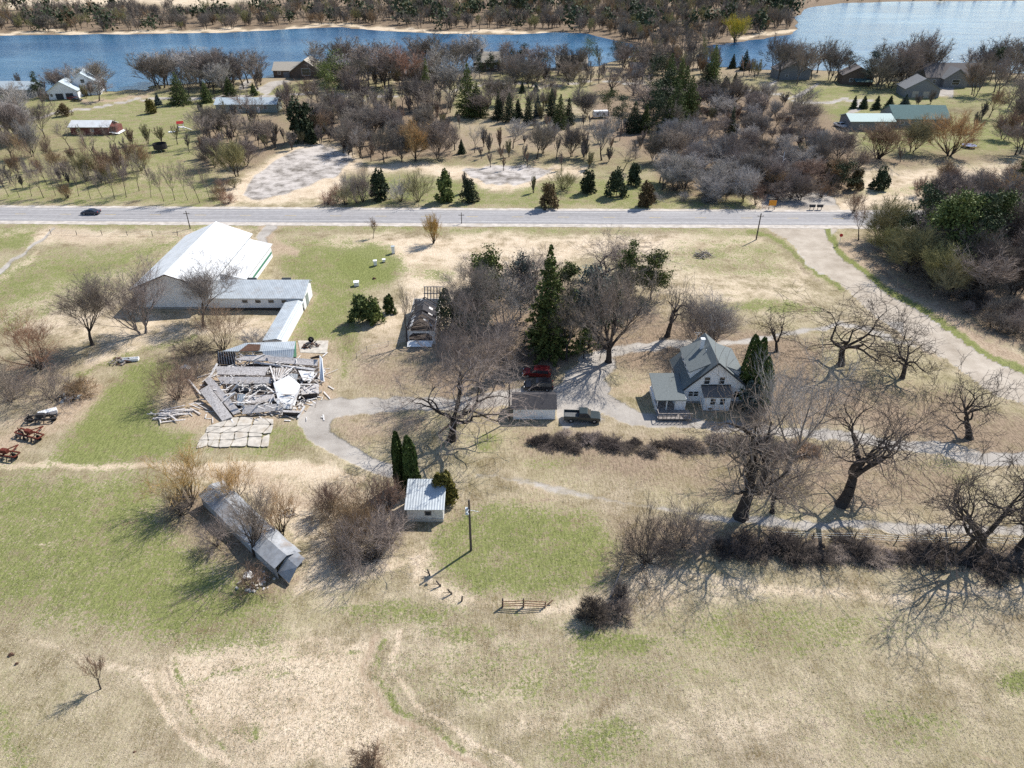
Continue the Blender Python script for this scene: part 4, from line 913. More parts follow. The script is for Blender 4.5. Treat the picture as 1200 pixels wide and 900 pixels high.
o, rf = far_house('pole_barn', 'grey metal shed with pale mint roof beside the gravel lane', 'shed', 995, 153, 16, 10, 3.3, 4.9, 'grey_wall', 'mint_roof', 0, 'x', [(4,1.7,1,.8)], [(12,3,2.6,'galv')])
o, rf = far_house('teal_house', 'house with broad teal roof behind the orange willow at right', 'house', 1046, 150, 20, 14, 3.4, 6.8, 'grey_wall', 'teal_roof', -.05, 'x', [(3,1.9,1.4,1.1),(8,1.9,1.4,1.1)])

# ------------------------------------------------------------------ trees and shrubs
def nrm(v):
    l = math.sqrt(v[0]*v[0]+v[1]*v[1]+v[2]*v[2]) or 1e-9; return (v[0]/l, v[1]/l, v[2]/l)
def tilt(rng, d, ang, az=None):                          # turn direction d by ang towards a random side
    az = rng.uniform(0, 2*math.pi) if az is None else az
    a = (0, 0, 1) if abs(d[2]) < .9 else (1, 0, 0)
    u = nrm((d[1]*a[2]-d[2]*a[1], d[2]*a[0]-d[0]*a[2], d[0]*a[1]-d[1]*a[0]))
    v = (d[1]*u[2]-d[2]*u[1], d[2]*u[0]-d[0]*u[2], d[0]*u[1]-d[1]*u[0])
    s, c = math.sin(ang), math.cos(ang); ca, sa = math.cos(az)*s, math.sin(az)*s
    return nrm((d[0]*c+u[0]*ca+v[0]*sa, d[1]*c+u[1]*ca+v[1]*sa, d[2]*c+u[2]*ca+v[2]*sa))
STY = {  # levels, trunk height, limbs, crook, angles, length ratio, upward pull, trunk radius, twigs, twig length, stems, stem spread
 'oak':   dict(lv=5, tr=.18, limbs=4, crook=.36, ang=(28,66), ratio=(.64,.86), up=.03, r0=.040, tw=2, tl=.05, stems=1, lean=.25, th=.82, dn=.66, dk=2),
 'maple': dict(lv=5, tr=.16, limbs=6, crook=.15, ang=(20,46), ratio=(.62,.78), up=.09, r0=.034, tw=4, tl=.06, stems=1, lean=.08, th=.64, dk=2, dn=.8),
 'ash':   dict(lv=4, tr=.20, limbs=4, crook=.15, ang=(14,40), ratio=(.58,.76), up=.16, r0=.022, tw=4, tl=.085, stems=1, lean=.16, th=.64),
 'vase':  dict(lv=4, tr=.10, limbs=5, crook=.13, ang=(10,32), ratio=(.60,.78), up=.15, r0=.019, tw=4, tl=.09, stems=2, lean=.28, th=.64),
 'sap':   dict(lv=3, tr=.26, limbs=3, crook=.11, ang=(12,34), ratio=(.55,.75), up=.16, r0=.016, tw=4, tl=.11, stems=1, lean=.22, th=.64),
 'willow':dict(lv=4, tr=.05, limbs=4, crook=.14, ang=(10,36), ratio=(.62,.78), up=.11, r0=.020, tw=4, tl=.13, stems=4, lean=.5, th=.66, dn=.38),
 'shrub': dict(lv=3, tr=.02, limbs=3, crook=.20, ang=(12,42), ratio=(.62,.82), up=.08, r0=.011, tw=4, tl=.15, stems=7, lean=.75, th=.68, dn=.42),
 'bush':  dict(lv=3, tr=.01, limbs=3, crook=.26, ang=(18,55), ratio=(.66,.86), up=.04, r0=.011, tw=4, tl=.17, stems=8, lean=1.0, th=.68, dn=.45),
}
def grow(seed, sty, lv=None, leanv=None, tw=None):
    rng = random.Random(seed); S = STY[sty]; LV = lv or S['lv']; big, small, tips = [], [], []; TW = tw or S['tw']
    def branch(p, d, L, r, lev, first=False):
        if len(tips) > 9000: return
        n = 5 if lev == 0 else 4 if lev <= 2 else 3 if lev == 3 else 2
        out = big if lev <= S.get('dk', 1) else small; r1 = r
        for i in range(n):
            d = nrm((d[0]+rng.gauss(0, S['crook']), d[1]+rng.gauss(0, S['crook']), d[2]+rng.gauss(0, S['crook']*.8)+S['up']))
            if d[2] < -.35: d = nrm((d[0], d[1], -.35))
            st = L/n; q = (p[0]+d[0]*st, p[1]+d[1]*st, max(.01, p[2]+d[2]*st)); r2 = r*(1-.55*(i+1)/n)
            out.append((*p, *q, r1, r2)); p = q; r1 = r2
            if lev < LV:
                if (i >= 1 or lev > 0) and i < n-1 and rng.random() < S.get('dn', .92):
                    a = math.radians(rng.uniform(*S['ang']))*1.15
                    branch(p, tilt(rng, d, a), L*rng.uniform(*S['ratio'])*(1-.35*i/n), max(r2*S['th'], .0009), lev+1)
            else:
                for _ in range(TW if i == n-1 else max(1, TW//2)):
                    e = tilt(rng, d, math.radians(rng.uniform(10, 65))); l = S['tl']*rng.uniform(.6, 1.4)
                    e = nrm((e[0], e[1], e[2]+S['up']))
                    tips.append((*p, p[0]+e[0]*l, p[1]+e[1]*l, max(.01, p[2]+e[2]*l), max(r2*.6, .0005), 0))
        if lev < LV:
            for _ in range(2):
                branch(p, tilt(rng, d, math.radians(rng.uniform(*S['ang']))*.7), L*rng.uniform(*S['ratio']), r1*.8, lev+1)
    for k in range(S['stems']):
        az = 2*math.pi*(k+rng.random()*.6)/S['stems']; ln = S['lean']*rng.uniform(.35, 1.0)
        d = nrm((math.cos(az)*ln, math.sin(az)*ln, 1)) if leanv is None else nrm((leanv[0], leanv[1], 1))
        p = (math.cos(az)*.02*(S['stems'] > 1), math.sin(az)*.02*(S['stems'] > 1), -.02)
        TL = S['tr']*rng.uniform(.85, 1.2); r0 = S['r0']; r1 = r0
        for i in range(4):                                # bole, flared at the foot
            d = nrm((d[0]+rng.gauss(0, S['crook']*.35), d[1]+rng.gauss(0, S['crook']*.35), d[2])); q = tuple(p[j]+d[j]*TL/4 for j in range(3))
            r2 = r0*(1-.08*(i+1)); big.append((*p, *q, r1*(1.45 if i == 0 else 1), r2)); p = q; r1 = r2
        nl = S['limbs']; a0 = rng.uniform(0, 6.28)
        for j in range(nl):
            a = math.radians(rng.uniform(*S['ang']))*(1.0 if j else .35)
            branch(p, tilt(rng, d, a, a0+j*2*math.pi/nl+rng.uniform(-.4, .4)), .30*rng.uniform(.8, 1.2), r1*rng.uniform(.6, .78), 1)
    B, Sm, Tp = (np.array(x, float).reshape(-1, 8) for x in (big, small, tips))
    allp = np.concatenate([B[:, 3:6], Sm[:, 3:6], Tp[:, 3:6]])
    return B, Sm, Tp, allp
def segs_mesh(S, n, rmin):                               # tapered prisms along segments
    p0, p1 = S[:, 0:3], S[:, 3:6]; d = p1-p0; d /= np.linalg.norm(d, axis=1, keepdims=True)+1e-9
    a = np.where(np.abs(d[:, 2:3]) < .9, np.array([[0, 0, 1.]]), np.array([[1., 0, 0]]))
    u = np.cross(d, a); u /= np.linalg.norm(u, axis=1, keepdims=True)+1e-9; v = np.cross(d, u)
    r0 = np.maximum(S[:, 6:7], rmin); r1 = np.maximum(S[:, 7:8], rmin); m = len(S); co = np.empty((m, 2*n, 3))
    for k in range(n):
        o = u*math.cos(2*math.pi*k/n)+v*math.sin(2*math.pi*k/n); co[:, k] = p0+o*r0; co[:, n+k] = p1+o*r1
    base = (np.arange(m)*2*n)[:, None]; fs = []
    for k in range(n): fs.append(np.concatenate([base+k, base+(k+1) % n, base+n+(k+1) % n, base+n+k], 1))
    return co.reshape(-1, 3), np.concatenate(fs)
def tips_mesh(S, rmin):                                  # each twig a thin three-sided spike
    p0, p1 = S[:, 0:3], S[:, 3:6]; d = p1-p0; d /= np.linalg.norm(d, axis=1, keepdims=True)+1e-9
    u = np.cross(d, np.array([[.31, .52, .79]])); u /= np.linalg.norm(u, axis=1, keepdims=True)+1e-9; v = np.cross(d, u); r = np.maximum(S[:, 6:7], rmin); m = len(S)
    co = np.empty((m, 4, 3))
    for k in range(3): co[:, k] = p0+(u*math.cos(2.094*k)+v*math.sin(2.094*k))*r
    co[:, 3] = p1; b = (np.arange(m)*4)[:, None]
    return co.reshape(-1, 3), np.concatenate([np.concatenate([b+k, b+(k+1) % 3, b+3], 1) for k in range(3)])
def bare_meshes(seed, sty, hgt, wid, bark, twig, lv=None, rmin=.012, lean=None, tw=None, split=True):
    B, S, T, P = grow(seed, sty, lv, lean, tw)
    cx = np.median(P[:, 0]) if lean is not None else 0
    sz = hgt/np.quantile(P[:, 2], .997)
    ex = np.quantile(P[:, 0], .985)-np.quantile(P[:, 0], .015); sx = wid/ex if wid else sz
    ey = np.quantile(P[:, 1], .985)-np.quantile(P[:, 1], .015); sy = (wid/ey if wid else sz)
    sy = min(sy, sx*1.3)
    sc = np.array([sx, sy, sz, sx, sy, sz, hgt, hgt])
    B, S, T = B*sc, S*sc, T*sc
    if rmin:
        pass
    c1, f1 = segs_mesh(B, 6, rmin*1.6); c2, f2 = segs_mesh(S, 3, rmin*1.1); c3, f3 = tips_mesh(T, rmin)
    if split:
        return np_mesh('trunk', c1, f1, M[bark], smooth=True), np_mesh('crown', np.concatenate([c2, c3]), [f2, f3+len(c2)], M[twig])
    co = np.concatenate([c1, c2, c3]); nf = len(f1)
    return np_mesh('bare_tree', co, [np.concatenate([f1, f2+len(c1)]), f3+len(c1)+len(c2)], [M[bark], M[twig]], np.concatenate([np.zeros(nf, int), np.ones(len(f2)+len(f3), int)]))
def leaf_quads(rng, C, size, up=.0, flat=None):          # clumps of foliage: bent quads around centres C
    n = len(C); d = rng.normal(size=(n, 3)); d[:, 2] += up; d /= np.linalg.norm(d, axis=1, keepdims=True)
    e = rng.normal(size=(n, 3))
    if flat is not None: e[:, 2] *= flat
    e = np.cross(d, e); e /= np.linalg.norm(e, axis=1, keepdims=True)+1e-9
    s = size*rng.uniform(.6, 1.35, (n, 1)); w = s*rng.uniform(.45, .8, (n, 1))
    co = np.stack([C-d*s*.5, C+e*w*.5+d*s*.05, C+d*s*.6, C-e*w*.5+d*s*.05], 1).reshape(-1, 3)
    return co, np.arange(4*n).reshape(n, 4)
def conifer_meshes(seed, kind, hgt, wid, mat, dens=1.):
    rng = np.random.default_rng(seed); R = wid/2; C = []; br = []
    up = .0; flat = None; size = .30
    if kind == 'spruce':
        size = max(.30, hgt*.026); z = hgt*.06
        while z < hgt*.985:
            t = z/hgt; rr = 1.18*R*(1-t)**.75*rng.uniform(.72, 1.12)+.08; nb = max(4, int((5+9*(1-t))*1.0)); a0 = rng.uniform(0, 6.28)
            for k in range(nb):
                a = a0+k*2*math.pi/nb+rng.uniform(-.3, .3); L = rr*rng.uniform(.55, 1.15); m = max(3, int(L/size*4.2*dens)); s = np.sqrt(rng.uniform(.03, 1, m))
                rad = L*s; zz = z-.30*rad+.12*rad*rad/max(R, .1)+rng.normal(0, size*.30, m); off = rng.normal(0, size*.42*(1.25-s*.6), m)
                C.append(np.stack([rad*math.cos(a)-off*math.sin(a), rad*math.sin(a)+off*math.cos(a), np.maximum(.1, zz)], 1)); br.append((0, 0, z, L*.85*math.cos(a), L*.85*math.sin(a), z-.25*L, .03, .01))
            z += hgt*.024*rng.uniform(.8, 1.25)
        m = int(30*dens); C.append(np.stack([rng.normal(0, .05*R, m), rng.normal(0, .05*R, m), rng.uniform(hgt*.93, hgt, m)], 1))
    elif kind == 'pine':
        size = max(.34, hgt*.03); nb = int(24*dens)
        for k in range(nb):
            t = rng.uniform(.22, 1); z = hgt*t; a = rng.uniform(0, 6.28); L = R*(1.12-.75*max(0, t-.35)/.65)*rng.uniform(.45, 1.05)
            e = np.array([L*math.cos(a), L*math.sin(a), min(hgt*1.0, z+L*rng.uniform(.05, .35))]); br.append((0, 0, z*.92, *e, .07, .02))
            for j in range(rng.integers(3, 6)):
                f = rng.uniform(.45, 1.05); cc = np.array([0, 0, z*.92])*(1-f)+e*f+rng.normal(0, R*.13, 3); m = int(46*dens)
                C.append(cc+rng.normal(0, 1, (m, 3))*np.array([R*.15, R*.15, R*.085]))
        up = .4
    elif kind == 'arb':
        size = .36; m = int(420*hgt*dens*.7+500); t = rng.beta(1.1, 1.4, m); rr = R*np.minimum(1, np.minimum(t*6+.55, 1))*np.sqrt(np.maximum(0, 1-t**1.9)); a = rng.uniform(0, 6.28, m)
        rr = rr*(1+.22*np.sin(a*3+seed)+.12*np.sin(a*5+t*9))*rng.uniform(.75, 1.05, m)
        C.append(np.stack([rr*np.cos(a), rr*np.sin(a), .1+t*(hgt-.1)], 1)); up = 2.2
    else:                                                # juniper: ragged upright-oval bush
        size = max(.26, hgt*.075); k = 40; cs = []
        for i in range(k):
            a = rng.uniform(0, 6.28); t = rng.uniform(.0, .8)**1.15; rr = R*.86*(1-t*.95)**.7*rng.uniform(.25, 1.05); cs.append((rr*math.cos(a), rr*math.sin(a), hgt*t, R*rng.uniform(.14, .30)))
        for cx, cy, cz, q in cs:
            m = int(75*max(1, dens)); v = rng.normal(size=(m, 3)); v /= np.linalg.norm(v, axis=1, keepdims=True); v *= rng.uniform(.4, 1.05, (m, 1))*q; v[:, 2] *= rng.uniform(1.2, 2.6); v[:, :2] *= (1.15-np.clip(v[:, 2:3]/(q*2.6), -.6, .8)*.8)
            v += np.array([cx*1.0, cy*1.0, cz+q*.9]); v[:, 2] = np.clip(v[:, 2], .06, hgt*1.03); C.append(v)
        up = .7
    C = np.concatenate(C); co, fs = leaf_quads(rng, C, size, up, flat)
    trunk = [(0, 0, -.1, 0, 0, hgt*.9, max(.06, hgt*.016), .02)]+br
    c1, f1 = segs_mesh(np.array(trunk, float), 5, .012)
    return np_mesh('trunk', c1, f1, M['bark'], smooth=True), np_mesh('crown', co, fs, M[mat])
def place(parts, name, x, y, label, cat, group=None, rz=0., sc=(1, 1, 1), names=('trunk', 'crown')):
    if len(parts) == 1:
        o = link(name, parts[0], None, (x, y, 0), rz, sc); return tag(o, label, cat, group)
    o = empty(name, (x, y, 0), rz, label, cat, group); o.scale = sc
    for nm, me in zip(names, parts): link(nm, me, o)
    return o
_pool = {}
def pool(key, i, build):
    k = (key, i)
    if k not in _pool: _pool[k] = build(i)
    return _pool[k]

# --- trees of the yard, each grown for its own spot:  foot x, foot y, top y, width (photo survey), style, twigs, ...
def hero(px, py, top, wpx, sty, twig, label, seed, cat='tree', bark='bark', name='bare_tree', lean=None, lv=None, rmin=.013, tw=None, group=None):
    q = G(px, py); h = height_at(q.x, q.y, top); w = wpx*mpp(q.x, q.y, h*.5)
    ms = bare_meshes(seed, sty, h, w, bark, twig, lv, rmin, lean, tw)
    names = ('trunk', 'crown') if cat == 'tree' else ('stems', 'twigs')
    return place(ms, name, q.x, q.y, label, cat, group, names=names)
hero(1146,652,512,165,'oak','twig_dark','tall crooked bare oak leaning over the south fence line',3,lean=(-.12,.05),rmin=.022)
hero(1190,648,545,110,'oak','twig_dark','bare oak at the right edge beside the tall crooked oak',14,lean=(.35,.1),rmin=.02)
hero(986,592,440,165,'oak','twig_dark','bare oak with strongly leaning forked trunk between two tracks',27,lean=(.22,.1),rmin=.02)
hero(868,606,430,165,'oak','twig_mauve','broad dense bare tree casting shade on the south hedgerow',31,lean=(.12,.15),rmin=.017)
hero(922,555,415,120,'ash','twig_pale','tall pale-barked bare tree below the farmhouse cedars',45,bark='bark_pale',lv=4,rmin=.018)
hero(905,600,500,110,'ash','twig_mauve','smaller bare tree in front of the pale-barked tree',46,rmin=.017)
hero(1136,513,425,100,'oak','twig_dark','bare oak on the drive edge right of the forked oak',52,lean=(.1,.1),rmin=.02)
hero(1057,444,375,82,'oak','twig_dark','small dark bare oak just right of the spreading oak',61,lean=(.18,.2),rmin=.02)
hero(985,428,330,150,'oak','twig_dark','wide spreading dark bare oak beside the gravel road',72,rmin=.02)
hero(910,412,363,55,'oak','twig_dark','little open-branched bare tree behind the farmhouse cedars',83,lv=4,rmin=.02)
hero(815,404,338,80,'vase','twig_mauve','many-stemmed bare tree behind the farmhouse roof',91)
hero(713,424,308,112,'maple','twig_mauve','big round-crowned bare maple casting long shadows on the drive',102,rmin=.016)
hero(692,345,268,110,'oak','twig_mauve','wide bare tree behind the tall spruce',113,rmin=.018)
hero(738,335,278,70,'ash','twig_mauve','bare tree behind the round-crowned maple',118)
hero(782,394,320,56,'oak','twig_grey','crooked bare tree right of the round-crowned maple',122,lv=4,rmin=.02)
hero(529,516,400,170,'oak','twig_mauve','large twisted bare tree in the middle of the drive loop',134,lean=(-.05,.1),rmin=.016,tw=4)
hero(566,462,345,115,'ash','twig_mauve','tall pale bare tree behind the twisted tree',143,bark='bark_pale',lv=5)
hero(548,392,298,80,'ash','twig_grey','grey bare tree beside the cedars and ruined shed',152,lv=5)
hero(597,405,320,70,'ash','twig_pale','pale grey bare tree left of the tall spruce',163,bark='bark_pale')
hero(636,384,298,90,'ash','twig_mauve','grey-brown bare tree directly behind the tallest spruce',155,rmin=.014)
hero(664,422,335,52,'ash','twig_grey','slim bare tree between tallest spruce and drive',156,rmin=.014)
hero(575,350,303,66,'ash','twig_mauve','bare tree beside the open-crowned pine',157,rmin=.014)
hero(628,345,286,76,'oak','twig_grey','broad bare tree at the back of the yard grove',158,rmin=.016)
hero(712,372,300,56,'ash','twig_grey','bare tree at the back of the round-crowned maple',159,rmin=.014)
evergreen_later = [(664,372,306,34,'needle','dark pine half hidden behind the tallest spruce'),(712,396,330,36,'needle_dark','dark pine low behind the round-crowned maple')]
hero(478,404,335,30,'sap','twig_grey','thin bare tree just left of the ruined shed',171)
hero(108,404,322,66,'ash','twig_mauve','bare tree in the pasture farthest left of the barn front',184,lv=5)
hero(168,392,308,78,'vase','twig_mauve','spreading bare tree at the left corner of the barn front',193,bark='bark_pale')
hero(238,382,306,66,'ash','twig_grey','bare tree between barn front and cow shed',204,lv=5)
hero(262,410,350,75,'shrub','twig_brown','rounded brown bare bush below the cow shed windows',213,'shrub',name='bare_shrub')
hero(300,408,385,36,'shrub','twig_pale','small pale bare bush between brown bush and passage',214,'shrub',name='bare_shrub')
hero(48,432,366,95,'willow','twig_red','reddish-topped bare willow at the left edge of the pasture',223)
hero(12,470,418,70,'bush','twig_mauve','dense grey thicket at the far left edge',231,'shrub',name='bare_shrub')
hero(62,468,425,76,'bush','twig_mauve','dense grey thicket below the reddish willow',236,'shrub',name='bare_shrub')
hero(98,462,440,40,'bush','twig_brown','low brown thicket right of the grey thickets',238,'shrub',name='bare_shrub')
hero(208,468,412,66,'bush','twig_brown','brown bare bush left of the collapsed barn',241,'shrub',name='bare_shrub')
hero(232,440,412,50,'bush','twig_mauve','grey bare bush touching the collapsed barn end',244,'shrub',name='bare_shrub')
hero(225,418,398,60,'bush','twig_dark','low dark bramble above the collapsed barn',247,'shrub',name='bare_shrub')
hero(224,592,528,80,'willow','twig_gold','golden willow at the upper end of the long shed',252,tw=2)
hero(275,588,540,60,'willow','twig_gold','low golden willow behind the upper half of the long shed',263,tw=2)
hero(300,650,562,62,'vase','twig_mauve','thin dark-stemmed tree rising in front of the long shed roof',271,lv=3)
hero(330,628,574,56,'willow','twig_gold','golden willow behind the lower end of the long shed',275,tw=2)
hero(255,640,606,46,'bush','twig_mauve','grey brush in front of the long shed middle',278,'shrub',name='bare_shrub',tw=2)
hero(296,690,662,44,'bush','twig_brown','brown brush in front of the long shed lower end',279,'shrub',name='bare_shrub',tw=2)
hero(212,604,572,46,'bush','twig_mauve','grey brush left of the long shed',280,'shrub',name='bare_shrub',tw=2)
hero(404,628,580,84,'bush','twig_brown','large brown bare shrub left of the small tool shed',283,'shrub',name='bare_shrub',tw=4)
hero(440,655,602,92,'bush','twig_mauve','large grey-mauve bare shrub in front of the tool shed',291,'shrub',name='bare_shrub')
hero(455,600,552,46,'shrub','twig_brown','slim brown shrub beside the columnar evergreens',293,'shrub',name='bare_shrub')
hero(422,636,590,76,'bush','twig_brown','brown tangle between the two largest shrubs by the tool shed',297,'shrub',name='bare_shrub',tw=3)
hero(425,600,566,64,'bush','twig_brown','brown bush behind the large shrubs by the tool shed',298,'shrub',name='bare_shrub',tw=3)
hero(410,655,600,50,'bush','twig_mauve','low mauve brush at the front of the tool shed shrubs',299,'shrub',name='bare_shrub',tw=3)
hero(388,600,560,46,'bush','twig_brown','brown shrub farthest left of the tool shed',295,'shrub',name='bare_shrub')
hero(458,636,595,46,'bush','twig_mauve','dark bush at the tool shed wall',296,'shrub',name='bare_shrub')
hero(118,808,770,26,'sap','twig_brown','lone sapling standing in the south field',301)
hero(436,902,878,50,'bush','twig_brown','dry bush at the bottom edge of the field',303,'shrub',name='bare_shrub')
hero(757,660,588,84,'bush','twig_dark','large tangled dark brush above the two low round bushes',311,'shrub',name='bare_shrub')
hero(800,640,585,70,'bush','twig_mauve','greyish brush at the west end of the south hedgerow',313,'shrub',name='bare_shrub')
hero(694,724,701,38,'bush','twig_dark','low round dark bush right of the rail gate',321,'shrub',name='bare_shrub',tw=9)
hero(724,720,705,40,'bush','twig_mauve','low flat brown bush beside the low round bush',322,'shrub',name='bare_shrub',tw=9)
hero(727,702,678,20,'bush','twig_mauve','narrow dark bush above the low flat bush',323,'shrub',name='bare_shrub')
hero(600,418,392,60,'bush','twig_mauve','purplish lilac bush below the tall spruce',331,'shrub',name='bare_shrub')
hero(655,400,360,50,'shrub','twig_olive','olive bush behind the tall spruce foot',333,'shrub',name='bare_shrub')
hero(508,285,248,22,'willow','twig_gold','small golden bare willow beside the highway',341)
hero(437,280,256,14,'sap','twig_brown','tiny bare sapling left of the small golden willow',343)
hero(835,408,345,62,'vase','twig_pale','pale bare tree right of the many-stemmed tree',345)
hero(1006,282,238,26,'sap','twig_brown','slim bare tree at the corner of the gravel road',346)
hero(780,462,442,30,'bush','twig_brown','reddish bush above the porch roof',347,'shrub',name='bare_shrub')
hero(890,500,478,40,'bush','twig_mauve','grey bush in front of the farmhouse corner',348,'shrub',name='bare_shrub')

# hedgerow brush in two lines
def shrub_row(pts, n, hgt, wid, twigs, label, group, seed, sty='bush'):
    rng = random.Random(seed)
    for i in range(n):
        t = (i+rng.uniform(.1, .9))/n*(len(pts)-1); k = min(int(t), len(pts)-2); f = t-k
        q = G(pts[k][0]+(pts[k+1][0]-pts[k][0])*f, pts[k][1]+(pts[k+1][1]-pts[k][1])*f+rng.uniform(-7, 7)); tw_ = rng.choice(twigs); v = rng.randrange(5); sy_ = sty if v < 3 else 'shrub'
        ms = pool((sy_, tw_, 'row'), v, lambda i: bare_meshes(900+i*7, sy_, 2.4, 3.6, 'bark', tw_, None, .018))
        s = rng.uniform(.6, 1.6)
        place(ms, 'bare_shrub', q.x, q.y, label, 'shrub', group, rng.uniform(0, 6.28), (wid/3.6*s, wid/3.6*s, hgt/2.4*rng.uniform(.5, 1.35)), ('stems', 'twigs'))
shrub_row([(830,640),(960,648),(1080,655),(1215,660)], 22, 1.25, 3.8, ['twig_dark','twig_mauve','twig_dark'], 'dark bare shrub in the south fence hedgerow under the bare oaks', 'shrubs of the south hedgerow', 5)
shrub_row([(618,514),(700,520),(830,528)], 20, 1.0, 2.7, ['twig_mauve','twig_dark','twig_dark'], 'low brown shrub in the hedge below garage and green pickup', 'shrubs of the hedge below the drive', 6)
shrub_row([(840,525),(960,530)], 8, 2.0, 3.4, ['twig_mauve','twig_brown'], 'bare shrub under the trees below the farmhouse drive', 'shrubs below the farmhouse drive', 7)

# --- evergreens near the yard
def evergreen(px, py, top, wpx, kind, mat, name, label, seed, dens=1., group=None):
    q = G(px, py); h = height_at(q.x, q.y, top); w = wpx*mpp(q.x, q.y, h*.4)
    return place(conifer_meshes(seed, kind, h, w, mat, dens), name, q.x, q.y, label, 'tree' if kind != 'juniper' else 'shrub', group)
evergreen(642,414,288,57,'spruce','needle_pine','spruce_tree','tallest green spruce in the yard',401,1.35)
evergreen(572,372,284,52,'pine','needle_pine','pine_tree','open-crowned green pine above the ruined shed',402)
evergreen(762,352,292,42,'pine','needle_pine','pine_tree','bright green pine behind the round-crowned maple',403,1.2)
evergreen(735,350,290,36,'pine','needle_pine','pine_tree','green pine just left of the brightest pine',404)
evergreen(690,408,320,50,'pine','needle_blue','pine_tree','dull green pine right of the tall spruce',405)
evergreen(684,420,385,30,'pine','needle_pine','pine_tree','small green pine below the dull green pine',406,.6)
evergreen(524,392,338,20,'arb','needle_dark','cedar_tree','dark slim cedar hugging the ruined shed',407)
evergreen(540,392,342,20,'arb','needle_dark','cedar_tree','second slim cedar, right of the one hugging the shed',408)
evergreen(560,395,335,40,'pine','needle_blue','pine_tree','bluish pine behind the slim cedars',409)
evergreen(610,372,300,46,'pine','needle_blue','pine_tree','bluish grey pine left of the tall spruce',410)
evergreen(870,468,392,20,'arb','needle_arb','arborvitae','taller arborvitae clump beside the farmhouse',411,1.3)
evergreen(880,470,395,18,'arb','needle_arb','arborvitae','slim arborvitae right behind the taller farmhouse clump',412,1.2)
evergreen(888,474,418,26,'arb','needle_arb','arborvitae','broad short arborvitae at the front of the farmhouse cedars',413,1.3)
evergreen(880,478,448,34,'juniper','needle_blue','juniper_bush','grey-green juniper at the foot of the farmhouse cedars',414)
evergreen(470,572,506,15,'arb','needle_arb','arborvitae','left one of the two columnar evergreens behind the tool shed',415,1.5)
evergreen(483,576,511,19,'arb','needle_arb','arborvitae','right one of the two columnar evergreens behind the tool shed',416,1.5)
evergreen(522,588,548,36,'juniper','needle_gold','juniper_bush','golden-green juniper right of the tool shed',417,1.4)
evergreen(425,378,345,34,'juniper','needle','juniper_bush','spreading juniper on the green yard left of ruined shed',418)
evergreen(440,378,348,28,'juniper','needle_pine','juniper_bush','lighter juniper in the middle of the three yard junipers',419)
evergreen(457,367,343,18,'juniper','needle','juniper_bush','small upright juniper nearest the thin bare tree',420)
for i, (px, py, top, w, mt, lb) in enumerate(evergreen_later): evergreen(px, py, top, w, 'pine', mt, 'pine_tree', lb, 480+i, 1.)
